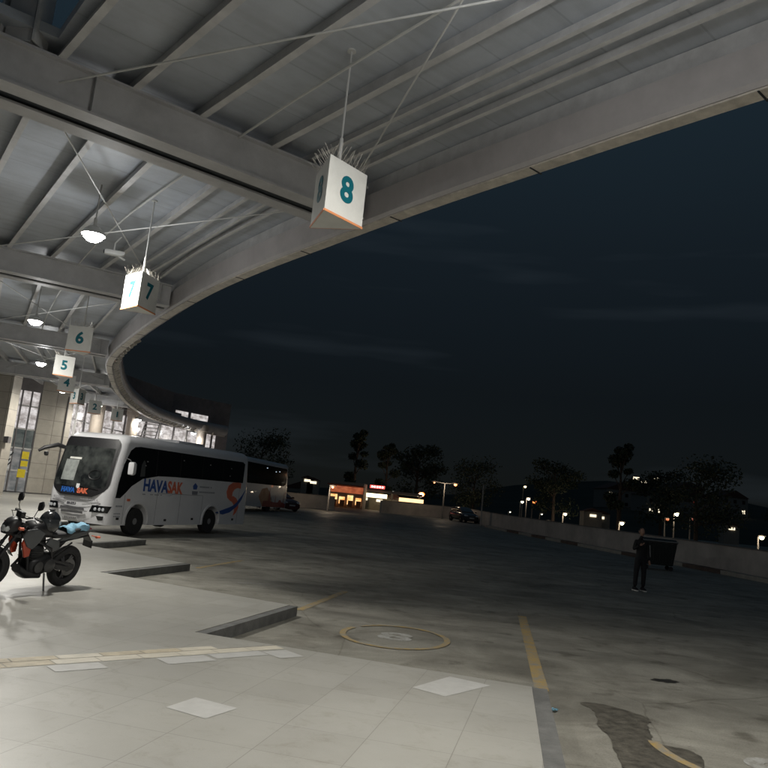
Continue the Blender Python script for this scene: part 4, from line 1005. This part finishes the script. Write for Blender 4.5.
# ------------------------------------------------------------------ motorcycle
grey_p = mat('grey_fairing', (.075, .08, .085), .38, var=.1, coat=.3); red_p = mat('orange_red_fairing', (.45, .06, .025), .35, var=.1, coat=.4)
eng_m = mat('engine_grey', (.035, .036, .038), .45, metal=.5, var=.3, scale=25); silver = mat('silver_paint', (.35, .36, .37), .35, metal=.4)
fwd = Vector((math.cos(R(249)), math.sin(R(249)))); yawm = math.atan2(fwd.y, fwd.x)
mc = empty('motorcycle', (-4.40, 11.25, .15), yawm, 'black naked motorcycle with orange-red panel parked on its side stand on the platform', 'motorcycle')
mc.rotation_euler = (R(-9), 0, yawm); mc.scale = (.95, .95, .95)
def mwheel(x_, steer=0, name='wheel', disc=True, wd=.07):
    M_ = Matrix.Translation((x_, 0, .315)) @ Matrix.Rotation(steer, 4, 'Z') @ Matrix.Rotation(-PI / 2, 4, 'X')
    prof = [(.315 - .065 + .065 * math.cos(a) * 1.0, wd * math.sin(a)) for a in [2 * PI * k / 14 for k in range(15)]]
    wl = MB().lathe(prof, M_, 40).build(name, tyre_m, mc, True)
    MB().lathe([(.20, -.045), (.225, -.05), (.225, .05), (.20, .045), (.205, 0), (.20, -.045)], M_, 40).build('rim', black_m, wl, True)
    sp_ = MB()
    for k in range(5):
        a = 2 * PI * k / 5 + .3
        for da in (-.14, .14): sp_.beam(M_ @ Vector((.05 * math.cos(a), .05 * math.sin(a), 0)), M_ @ Vector((.205 * math.cos(a + da), .205 * math.sin(a + da), 0)), .022, .028)
    sp_.build('spokes', mat('grey_spokes', (.16, .16, .17), .4, metal=.5), wl)
    MB().lathe([(.05, -.07), (.05, .07)], M_, 20).build('hub', eng_m, wl)
    MB().lathe([(.07, .078), (.13, .078), (.13, .084), (.07, .084), (.07, .078)], M_, 30).build('brake_disc', mat('disc_steel', (.14, .14, .14), .35, metal=.7), wl)
    return wl
mwheel(0, wd=.065)
STE = R(-18)
FM = Matrix.Translation((1.02, 0, .95)) @ Matrix.Rotation(STE, 4, 'Z') @ Matrix.Translation((-1.02, 0, -.95))   # steering
wf = mwheel(1.36, 0, 'wheel', wd=.052)
wf.data.transform(FM)
for ch in wf.children: ch.data.transform(FM)
fk = MB()
for sg in (-1, 1):
    fk.tube([(1.36, sg * .10, .315), (1.19, sg * .10, .68)], .028).tube([(1.19, sg * .10, .68), (1.03, sg * .10, 1.0)], .021)
fk.box((1.06, 0, .97), (.09, .27, .04)).box((1.12, 0, .80), (.09, .27, .04)); fk.build('fork', black_m, mc, True, FM)
fd = MB()
for i in range(11):
    a0, a1 = R(25 + i * 11), R(25 + (i + 1) * 11)
    fd.add([(1.36 + .345 * math.cos(a), y_, .315 + .345 * math.sin(a)) for a in (a0, a1) for y_ in (-.065, .065)] + [(1.36 + .335 * math.cos(a), y_, .315 + .335 * math.sin(a)) for a in (a0, a1) for y_ in (-.06, .06)],
           [(0, 1, 3, 2), (4, 6, 7, 5), (0, 2, 6, 4), (1, 5, 7, 3)])
fd.build('front_mudguard', black_m, mc, False, FM)
# handlebar, grips, levers, mirrors
hb = MB().tube([(1.0, -.37, 1.08), (1.02, -.22, 1.09), (1.04, -.08, 1.04), (1.04, .08, 1.04), (1.02, .22, 1.09), (1.0, .37, 1.08)], .012, 8)
hb.build('handlebar', black_m, mc, True, FM)
for sg in (-1, 1):
    MB().tube([(.995, sg * .26, 1.088), (.985, sg * .40, 1.075)], .018, 10).build('grip', rubber, mc, True, FM)
    MB().tube([(1.03, sg * .24, 1.09), (1.06, sg * .30, 1.07), (1.05, sg * .40, 1.05)], .007, 6).build('lever', chrome, mc, True, FM)
    mr = MB().tube([(1.02, sg * .22, 1.09), (1.03, sg * .27, 1.17), (1.02, sg * .29, 1.24)], .006, 6).build('mirror_stalk', black_m, mc, True, FM)
    MB().prism([(-.07, -.02), (-.04, -.055), (.045, -.05), (.075, .0), (.05, .06), (-.04, .055)], -.012, .012,
               Matrix.Translation((1.01, sg * .31, 1.27)) @ Matrix.Rotation(R(90), 4, 'Z') @ Matrix.Rotation(R(-20), 4, 'Y')).build('mirror', black_m, mc, False, FM)
# headlight pod and small dash
MB().blob([(1.10, 0, .93, .10, .10), (1.18, 0, .92, .115, .12), (1.24, 0, .90, .10, .11), (1.29, 0, .87, .06, .07)], 16, 3).build('headlight_shell', black_m, mc, True, FM)
hl = MB().blob([(1.235, 0, .885, .10, .075), (1.27, 0, .875, .085, .062), (1.30, 0, .865, .05, .035)], 16, 2.6).build('headlight', mat('bike_lamp_glass', (.6, .62, .62), .15, var=.4, scale=30), mc, True, FM)
MB().box((1.10, 0, 1.08), (.07, .15, .09), Matrix.Rotation(0, 4, 'Y')).build('dashboard', black_m, mc, False, FM, .01)
for sg in (-1, 1):
    MB().tube([(1.12, sg * .10, .92), (1.14, sg * .20, .92)], .01, 6).blob([(1.12, sg * .22, .92, .035, .022), (1.18, sg * .22, .92, .03, .02)], 10, 2).build('indicator', orange_v, mc, True, FM)
# frame and swingarm
fr = MB()
for sg in (-1, 1):
    fr.tube([(1.0, sg * .05, .92), (.82, sg * .13, .74), (.52, sg * .14, .62), (.42, sg * .12, .42)], .022).tube([(1.0, sg * .04, .88), (.86, sg * .08, .52), (.80, sg * .08, .30)], .018)
    fr.tube([(.50, sg * .12, .64), (.2, sg * .11, .74), (-.25, sg * .08, .80)], .014).tube([(.44, sg * .12, .48), (.1, sg * .11, .70)], .013)
fr.build('frame_tubes', black_m, mc, True)
sw = MB()
for sg in (-1, 1): sw.tube([(.46, sg * .11, .42), (.2, sg * .115, .37), (-.04, sg * .115, .315)], [.035, .03, .024], 8)
sw.tube([(.40, 0, .46), (.16, 0, .70)], .04, 10); sw.build('swingarm', black_m, mc, True)
# engine
MB().blob([(.38, 0, .40, .10, .10), (.44, 0, .40, .15, .15), (.62, 0, .37, .16, .16), (.76, 0, .36, .13, .12), (.80, 0, .36, .08, .08)], 18, 3.2).blob([(.60, 0, .54, .10, .10), (.66, 0, .58, .12, .13), (.80, 0, .56, .11, .11), (.84, 0, .54, .08, .08)], 16, 4).build('engine', eng_m, mc, True)
MB().lathe([(.10, 0), (.10, .03), (.07, .045), (.0, .05)], Matrix.Translation((.50, .155, .38)) @ Matrix.Rotation(-PI / 2, 4, 'X'), 24).lathe([(.08, 0), (.08, .02), (.0, .03)], Matrix.Translation((.68, .15, .36)) @ Matrix.Rotation(-PI / 2, 4, 'X'), 24).build('engine_cover', mat('cover_grey', (.07, .07, .072), .4, metal=.4), mc, True)
fn = MB()
for k in range(5): fn.box((.74, 0, .47 + k * .035), (.20, .25, .008))
fn.build('cooling_fins', eng_m, mc)
MB().blob([(.50, 0, .235, .07, .03), (.56, 0, .225, .13, .055), (.80, 0, .245, .12, .07), (.93, 0, .32, .08, .06)], 14, 3).build('belly_pan', black_m, mc, True)
# tank, shrouds, seat, tail
MB().blob([(.96, 0, .86, .07, .05), (.90, 0, .885, .13, .10), (.74, 0, .90, .155, .125), (.58, 0, .86, .13, .10), (.50, 0, .82, .09, .06)], 18, 2.6).build('tank', black_m, mc, True)
for sg in (-1, 1):
    MB().prism([(1.07, .90), (1.12, .80), (1.00, .66), (.90, .62), (.80, .72), (.72, .86), (.90, .92)], sg * .135, sg * .165).build('shroud', grey_p, mc, False, None, .012)
    MB().prism([(1.06, .78), (1.08, .70), (.98, .50), (.90, .52), (.90, .63), (1.0, .68)], sg * .11, sg * .145).build('shroud', red_p, mc, False, None, .01)
    MB().prism([(.60, .78), (.66, .66), (.50, .56), (.36, .62), (.40, .74)], sg * .12, sg * .15).build('side_cover', grey_p, mc, False, None, .01)
    MB().prism([(.30, .80), (.36, .72), (.10, .74), (-.18, .84), (-.28, .90), (-.10, .88)], sg * .085, sg * .115).build('tail_cover', silver if sg > 9 else grey_p, mc, False, None, .008)
    MB().tube([(.36, sg * .13, .33), (.34, sg * .24, .32)], .012, 8).build('foot_peg', chrome, mc)
MB().blob([(.56, 0, .815, .08, .03), (.46, 0, .80, .125, .045), (.22, 0, .81, .13, .05), (.10, 0, .855, .115, .05), (-.14, 0, .90, .10, .045), (-.24, 0, .925, .07, .03)], 16, 3).build('seat', mat('seat_vinyl', (.02, .02, .022), .55), mc, True)
MB().blob([(-.18, 0, .85, .09, .035), (-.28, 0, .88, .07, .03), (-.33, 0, .89, .04, .02)], 12, 3).build('tail_light', mat('bike_tail', (.10, .015, .015), .3), mc, True)
MB().beam((-.22, 0, .84), (-.36, 0, .70), .16, .012).beam((-.36, 0, .72), (-.38, 0, .60), .18, .01).build('plate_holder', black_m, mc)
MB().tube([(-.32, -.08, .80), (-.34, -.16, .80)], .008, 6).tube([(-.32, .08, .80), (-.34, .16, .80)], .008, 6).blob([(-.38, .18, .80, .03, .02), (-.31, .18, .80, .025, .018)], 8, 2).blob([(-.38, -.18, .80, .03, .02), (-.31, -.18, .80, .025, .018)], 8, 2).build('indicator', orange_v, mc, True)
MB().tube([(.82, -.06, .48), (.92, -.09, .32), (.70, -.15, .24), (.30, -.16, .27)], .022).tube([(.30, -.16, .27), (.22, -.17, .29), (-.12, -.19, .40)], [.03, .05, .05], 14).build('exhaust', black_m, mc, True)
MB().tube([(.0, .10, .315), (.44, .13, .38)], .012, 6).prism([(-.06, .30), (-.04, .37), (.42, .46), (.5, .42), (.48, .34), (.05, .27)], .125, .14).build('chain_guard', black_m, mc)
MB().tube([(.52, .14, .26), (.56, .25, .05), (.57, .27, -.02)], .014, 8).build('side_stand', black_m, mc)
MB().blob([(.50, .285, -.022, .02, .007), (.55, .29, -.022, .04, .009), (.62, .285, -.022, .02, .007)], 10, 3).build('stand_foot', silver, mc)
# cables
MB().tube([(1.02, .22, 1.08), (1.16, .16, 1.10), (1.14, .08, .98)], .005, 5).tube([(1.02, -.22, 1.08), (1.17, -.14, 1.10), (1.14, -.06, .98)], .005, 5).build('cables', rubber, mc, True, FM)

bpy.context.view_layer.update()
MW = mc.matrix_world.copy()
hm = empty('helmet', MW @ Vector((.56, .02, .985)), yawm + .5, 'black full face helmet resting on the motorcycle tank', 'helmet')
hm.scale = (1.12, 1.12, 1.12)
sh = []
for i in range(17):
    t_ = PI * (.02 + .80 * i / 16)
    for k in range(28):
        a = 2 * PI * k / 28; r_ = math.sin(t_); front = max(0, math.cos(a))
        sh.append((.155 * r_ * math.cos(a) * (1.0 + .12 * front * (i / 16)) + .01, .125 * r_ * math.sin(a), .145 * math.cos(t_)))
mb = MB(); mb.v = sh; mb.f = [(i * 28 + k, i * 28 + (k + 1) % 28, (i + 1) * 28 + (k + 1) % 28, (i + 1) * 28 + k) for i in range(16) for k in range(28)] + [tuple(range(28)), tuple(16 * 28 + k for k in range(28))]
mb.build('shell', mat('helmet_gloss', (.018, .019, .022), .16, coat=.6), hm, True)
vz = MB()
for i in range(5):
    z = .045 - i * .024; rr_ = math.sqrt(max(0, 1 - (z / .145) ** 2))
    for k in range(13):
        a = R(-75 + 150 * k / 12); vz.v.append((.163 * rr_ * math.cos(a) * 1.03 + .012, .130 * rr_ * math.sin(a), z))
vz.f = [(i * 13 + k, i * 13 + k + 1, (i + 1) * 13 + k + 1, (i + 1) * 13 + k) for i in range(4) for k in range(12)]
vz.build('visor', mat('visor_smoke', (.05, .055, .06), .08), hm, True)
MB().box((-.03, 0, .15), (.07, .05, .02)).build('vent', black_m, hm, bevel=.006)
MB().lathe([(.03, 0), (.025, .01), (0, .012)], Matrix.Translation((.02, .122, .0)) @ Matrix.Rotation(-PI / 2, 4, 'X'), 14).build('pivot', silver, hm)
# pale blue cloth on the seat
cl = MB(); K = 16
for i in range(K + 1):
    for j in range(7):
        u = i / K; v = j / 6 - .5; x_ = .26 - .44 * u; y_ = .24 * v + .02 * math.sin(9 * u)
        z = .915 + .09 * max(0, u - .2) + .012 * math.sin(17 * u + 5 * v) + .010 * math.cos(23 * v + 6 * u) - .35 * max(0, abs(v) - .3)
        cl.v.append((x_, y_, z))
cl.f = [(i * 7 + j, i * 7 + j + 1, (i + 1) * 7 + j + 1, (i + 1) * 7 + j) for i in range(K) for j in range(6)]
co = cl.build('cloth', mat('pale_blue_cloth', (.22, .42, .56), .8, var=.15, scale=20), None, True); co.matrix_world = MW
tag(co, 'crumpled pale blue cloth lying on the motorcycle seat', 'cloth'); sdm = co.modifiers.new('thick', 'SOLIDIFY'); sdm.thickness = .006

# ------------------------------------------------------------------ beyond the wall: trees
leaf_m = mat('night_foliage', (.045, .06, .035), .7, var=.4, scale=2); bark = mat('bark', (.08, .06, .05), .9, var=.3)
def tree_mesh(seed, h, wd, slim=False):
    rnd = random.Random(seed); mb = MB(); tk = MB()
    tk.tube([(0, 0, -.3), (.05, .03, h * .3), (.0, .1, h * .55), (.1, 0, h * .8)], [h * .028, h * .022, h * .014, h * .005], 8)
    cl_ = []
    for k in range(16 if not slim else 12):
        a = rnd.uniform(0, 6.28); t_ = rnd.uniform(.3, .97); q = wd * (1 - abs(t_ - .55) * 1.1) * rnd.uniform(.35, 1) * .6
        c0 = Vector((q * math.cos(a), q * math.sin(a), h * t_)); cl_.append((c0, wd * rnd.uniform(.18, .30)))
        tk.tube([(0, 0, h * t_ * .75), c0 * .98], [h * .008, h * .003], 5)
    for c0, r_ in cl_:
        rz_ = rnd.uniform(.55, 1.1)
        for _ in range(int(r_ / wd * 900)):
            d = Vector((rnd.gauss(0, 1), rnd.gauss(0, 1), rnd.gauss(0, .8))).normalized() * r_ * rnd.random() ** .55 * 1.15; d.z *= rz_
            p = c0 + d; a = rnd.uniform(.12, .26) * h / 9; u_ = Vector((rnd.gauss(0, 1), rnd.gauss(0, 1), rnd.gauss(0, 1))).normalized(); v_ = u_.cross(Vector((rnd.gauss(0, 1), rnd.gauss(0, 1), rnd.gauss(0, 1)))).normalized()
            mb.add([p - u_ * a, p + v_ * a * .5, p + u_ * a, p - v_ * a * .5], [(0, 1, 2, 3)])
    return mb, tk
protos = []
for sd_, h, wd, sl in ((1, 9, 6, False), (2, 10, 2.6, True), (3, 7, 6, False)):
    mb, tk = tree_mesh(sd_, h, wd, sl)
    t = empty('tree', (0, 0, 0)); mb.build('crown', leaf_m, t); tk.build('trunk', bark, t); protos.append(t)
G = 1.17
tl = [(-22, 88, 0, 'broad dark tree behind the far coach'), (-14, 92, 2, 'low bushy tree left of the glowing shop'), (-2.5, 96, 1, 'slim tree rising behind the glowing shop'), (1.5, 100, 1, 'slim tree right of the glowing shop'),
      (6, 108, 0, 'broad tree behind the orange street lamp'), (13, 98, 2, 'low bushy tree behind the far wall corner'), (22, 92, 0, 'broad tree beyond the right wall, left of the town lights'), (31, 95, 1, 'slim tall tree beyond the right wall'),
      (40, 105, 0, 'broad dark tree in front of the hillside houses'), (52, 92, 2, 'low bushy tree far right beyond the wall'), (60, 110, 0, 'broad tree at the far right of the hill'), (30, 70, 2, 'bushy tree close behind the right wall'), (-30, 100, 1, 'slim tree beyond the terminal end')]
used = set()
for k, (x_, y_, p_, lab) in enumerate(tl):
    t = protos[p_] if p_ not in used else copy_tree(protos[p_]); used.add(p_)
    t.location = (x_, y_, G if y_ > 85 else gz(y_)); s_ = .85 + .3 * ((k * 37) % 10) / 10; t.scale = (s_, s_, s_); t.rotation_euler = (0, 0, k * 1.3); tag(t, lab, 'tree', 'trees beyond the yard wall')

# hill
hm_ = mat('hillside', (.03, .035, .025), .95, var=.4, scale=.05)
mb = MB(); nx, ny = 40, 14
for i in range(ny + 1):
    for j in range(nx + 1):
        x_ = -150 + 500 * j / nx; y_ = 170 + 300 * i / ny
        z = 26 * math.exp(-((x_ - 130) / 75) ** 2) * math.sin(PI * min(1, i / ny * 1.0) * .5) + 7 * math.exp(-((x_ + 20) / 90) ** 2) * (i / ny) + 1.0 + 1.2 * math.sin(x_ * .06) * math.sin(y_ * .05) * (i > 0)
        mb.v.append((x_, y_, z if i else .9))
mb.f = [(i * (nx + 1) + j, i * (nx + 1) + j + 1, (i + 1) * (nx + 1) + j + 1, (i + 1) * (nx + 1) + j) for i in range(ny) for j in range(nx)]
tag(mb.build('hill', hm_), 'dark hillside beyond the yard', kind='structure')
def hz_(x_, y_):
    i = (y_ - 170) / 300; return 26 * math.exp(-((x_ - 130) / 75) ** 2) * math.sin(PI * min(1, max(0, i)) * .5) + 1
# houses with small lit windows
hw_m = mat('house_wall', (.30, .28, .25), .8); roof_m = mat('house_roof', (.12, .06, .045), .8)
win_w = mat('lit_window', (.8, .75, .6), .4, emit=(1.0, .86, .62), es=1.4); win_r = mat('lit_window_red', (.7, .1, .1), .4, emit=(.8, .12, .08), es=.5); win_d = mat('dark_window', (.02, .02, .02), .2)
def house(x_, y_, w_, d_, h_, yaw, lits, label):
    z = hz_(x_, y_) - .6; t = empty('house', (x_, y_, z), yaw, label, 'house', 'houses on the dark hillside')
    MB().box((0, 0, h_ / 2), (w_, d_, h_)).build('wall', hw_m, t)
    MB().prism([(-w_ / 2 - .4, h_ + .003), (w_ / 2 + .4, h_ + .003), (0, h_ + w_ * .22)], -d_ / 2 - .3, d_ / 2 + .3).build('roof', roof_m, t)
    nc = max(2, int(w_ / 3)); nr = max(1, int(h_ / 3))
    for r_ in range(nr):
        for c_ in range(nc):
            kx = -w_ / 2 + (c_ + .5) * w_ / nc; m_ = win_w if (r_, c_) in lits else (win_r if (c_, r_, 'r') in lits else win_d)
            MB().box((kx, -d_ / 2 - .02, 1.7 + r_ * 3), (1.1, .08, 1.1)).build('window', m_, t)
HS = [(84, 262, 12, 9, 6.5, .2, {(1, 0), (1, 3)}, 'hillside house with two lit upper windows at its ends'), (96, 268, 10, 9, 6, .3, {(0, 1)}, 'hillside house with one lit lower window'),
      (104, 255, 11, 9, 7, .2, {(1, 2)}, 'hillside house right of the cluster with a lit upper window'), (88, 235, 12, 9, 6.5, .2, {(0, 0), (0, 1)}, 'lower hillside house with two neighbouring lit windows'),
      (99, 238, 10, 8, 6, .2, {(1, 1, 'r')}, 'lower hillside house with a reddish lit window'), (112, 240, 10, 8, 6, .3, {(0, 2)}, 'hillside house with a lit corner window near the yellow street lamp'),
      (-22, 235, 10, 8, 4, 0, {(0, 1), (0, 2)}, 'low white house with lit windows right of the far coach'), (-9, 240, 10, 8, 4, .1, {(0, 1)}, 'small house with one lit window behind the shop')]
for a in HS: house(*a)

# glowing roadside shop in the gap of the far wall
sh_g = lit_mat('shop_glow', (.9, .28, .06), (1.0, .75, .35), 1.6, .9); sh_r = lit_mat('shop_red_glow', (.28, .05, .02), (.62, .16, .06), .75, 1.0)
t = empty('roadside_shop', (-2.9, 84, G), R(-6), 'roadside shop glowing orange and red in the gap of the far wall', 'shop')
MB().box((0, 1.5, 1.4), (3.7, 3, 2.8)).build('wall', hw_m, t)
MB().box((0, -.02, 1.95), (3.6, .06, .7)).build('fascia_board', sh_r, t)
for k in range(4): MB().box((-1.4 + k * .92, -.03, .86 - .1 * (k % 2)), (.62 + .12 * (k == 0), .06, 1.0 - .25 * (k % 2))).build('shop_window', sh_g, t)
MB().box((0, -.8, 2.42), (4.0, 1.7, .1)).build('awning', mat('awning', (.25, .06, .04), .7), t)
for k in range(4): MB().box((-1.2 + k * .9, -.7, .45), (.5, .5, .7)).build('display_crate', mat('crate_brown', (.35, .14, .06), .7), t)
t = empty('filling_station', (2.2, 88, G + .5), R(-4), 'low lit canopy with bright pink and white sign beside the glowing shop', 'shop')
MB().box((0, 1, 1.7), (7, 4, .25)).build('roof', mull, t)
for x_ in (-3.2, 0, 3.2): MB().box((x_, .2, .55), (.25, .25, 2.1)).build('post', mull, t)
MB().box((-1.9, -1.06, 1.15), (2.8, .06, .45)).build('light_strip', mat('strip_glow', (1, .9, .7), .4, emit=(1, .78, .45), es=4), t)
MB().box((2.3, -1.06, 1.0), (2.8, .06, .42)).build('light_strip', mat('strip_glow2', (1, .8, .5), .4, emit=(1, .62, .3), es=2), t)
sg_ = MB().box((-1.7, -1.1, 2.15), (1.7, .08, .34)).build('sign_board', mat('red_glow', (.8, .1, .1), .4, emit=(1, .10, .08), es=2), t)
for k in range(5): MB().box((-2.3 + k * .3, -1.16, 2.15), (.17, .03, .18)).build('sign_light', mat('pink_glow', (1, .8, .8), .4, emit=(1, .72, .70), es=4), sg_)

# street lamps
def glow(name, col, es): return mat(name, (1, 1, 1), .4, emit=col, es=es)
post_m = mat('lamp_post', (.20, .19, .18), .6)
def street_lamp(x_, y_, z_lamp, col, label, r_=.2, es=12, heads=1, name='street_lamp', light=0):
    gy = min(G, gz(y_)) if y_ < 170 else hz_(x_, y_); t = empty(name, (x_, y_, gy), 0, label, 'street lamp', 'street lamps beyond the yard')
    h = z_lamp - gy
    MB().tube([(0, 0, -.1), (0, 0, h * .6), (0, 0, h)], [.09, .07, .05], 8).build('post', post_m, t)
    for k in range(heads):
        dx = (k * 2 - 1) * 1.1 if heads == 2 else .25
        MB().tube([(0, 0, h), (dx, -.1, h + .08)], .035, 6).build('arm', post_m, t)
        hd_ = MB().blob([(dx - .3, -.1, h + .10, .10, .04), (dx, -.1, h + .12, .16, .08), (dx + .3, -.1, h + .10, .10, .04)], 10, 3).build('lamp_head', post_m, t, True)
        rk = r_ * .72 * (1 if (heads == 1 or k == 1) else .55)
        MB().lathe([(0, -rk), (rk * .7, -rk * .7), (rk, 0), (rk * .7, rk * .45), (0, rk * .5)], Matrix.Translation((dx, -.1, h - .02)), 12).build('globe', glow('glow_' + '_'.join('%d' % int(c_ * 99) for c_ in col) + '_%d' % es, col, es), hd_, True)
    if light:
        ld = bpy.data.lights.new('street_light', 'POINT'); ld.energy = light; ld.color = (1, .78, .55); ld.shadow_soft_size = .3
        lo = bpy.data.objects.new('street_light', ld); COL.objects.link(lo); lo.location = (x_, y_ - .6, z_lamp - .3)
def LX(px, y_): return (px - 384) / 750 * y_
def LZ(px, py, y_): return H + ((506 + .1 * (px - 384)) - py) * y_ / 750
OR = (1.0, .20, .03); WH = (1.0, .95, .72); YW = (.95, 1.0, .62)
for px, py, y_, col, lab, r_, es, hd_, li in (
    (341, 488, 66, OR, 'small orange lamp at the left corner of the glowing shop', .18, 3, 1, 60), (430, 495, 92, OR, 'orange street lamp above the far wall, alone', .50, 4, 1, 260),
    (454, 485, 78, (1, .34, .12), 'tall two-headed orange street lamp at the far wall', .24, 3, 2, 70), (532, 488, 110, (1, .8, .45), 'yellowish street lamp highest in its cluster', .26, 5, 1, 0),
    (530, 503, 100, WH, 'white lamp left in the bright cluster above the right wall', .24, 8, 1, 0), (536, 500, 104, WH, 'white lamp right in the bright cluster above the right wall', .28, 8, 1, 60), (542, 503, 98, (1, .22, .05), 'orange lamp of the bright cluster above the right wall', .34, 3, 1, 0),
    (519, 513, 120, WH, 'tiny white lamp just over the corner of the right wall', .16, 4, 1, 0), (550, 515, 100, WH, 'tiny white lamp over the middle of the right wall', .16, 4, 1, 0), (573, 515, 90, (1, .95, .6), 'cream street lamp over the middle of the right wall', .26, 6, 1, 60), (557, 522, 95, WH, 'low warm lamp just above the right wall', .22, 4, 1, 0),
    (629, 524, 75, YW, 'yellow-white street lamp beside the head of the standing person', .26, 9, 1, 60), (683, 515, 80, YW, 'yellow-white street lamp right of the waste container', .32, 9, 1, 90), (674, 520, 82, (.8, .2, .06), 'dull orange lamp left of the yellow-white street lamp', .26, 1, 1, 0),
    (699, 520, 84, (.5, .12, .08), 'faint red lamp right of the yellow-white street lamp', .2, 1, 1, 0), (767, 538, 62, YW, 'yellow-white street lamp cut by the right picture edge', .26, 9, 1, 60), (367, 486, 150, WH, 'tiny white lamp high above the glowing shop', .16, 3, 1, 0), (402, 493, 120, (.8, .85, .7), 'faint pale lamp right of the glowing shop', .22, 1, 1, 0)):
    street_lamp(LX(px, y_), y_, LZ(px, py, y_), col, lab, r_, es, hd_, light=li)
k_ = 0
for px, py, y_, m_ in ((376, 500, 92, win_w), (383, 503, 95, win_w), (391, 502, 90, win_w), (399, 504, 96, win_w), (405, 503, 97, win_w), (350, 484, 130, win_d), (318, 482, 150, win_w), (324, 484, 150, win_w), (644, 480, 300, win_w), (652, 484, 300, win_w), (664, 480, 300, win_w), (655, 492, 280, win_r), (741, 530, 120, win_w), (603, 517, 100, win_w), (611, 519, 102, win_w)):
    if m_ is win_d: continue
    x_ = LX(px, y_); z_ = LZ(px, py, y_); hh = max(.9, z_ - (hz_(x_, y_) if y_ > 170 else G) + .5)
    t = empty('cabin', (x_, y_, z_ + .5 - hh), 0, None, 'cabin', 'small lit cabins beyond the yard')
    t['label'] = 'small dark cabin with one lit window, ' + ('right of the glowing shop' if 370 < px < 410 else 'above the far coach tail' if px < 370 else 'high on the dark hillside' if y_ > 200 else 'beyond the right wall')
    MB().box((0, 1.1, hh / 2), (2.4, 2, hh)).build('wall', hw_m, t); MB().prism([(-1.35, hh + .003), (1.35, hh + .003), (0, hh + .5)], -.05, 2.3).build('roof', roof_m, t)
    MB().box((0, .06, hh - .5), (.9 * y_ / 110, .08, .35 * y_ / 110)).build('window', m_, t)
# bare pale pole by the wall corner
t = empty('pole', (9.55, 66, gz(66)), 0, 'bare pale pole standing by the corner of the right wall', 'pole')
MB().tube([(0, 0, -.1), (0, 0, 3.6)], .06, 8).build('shaft', wall_m, t); MB().lathe([(.14, 0), (.14, .03)], n=12).build('base', post_m, t)
# parked-car roofs glinting beyond the wall
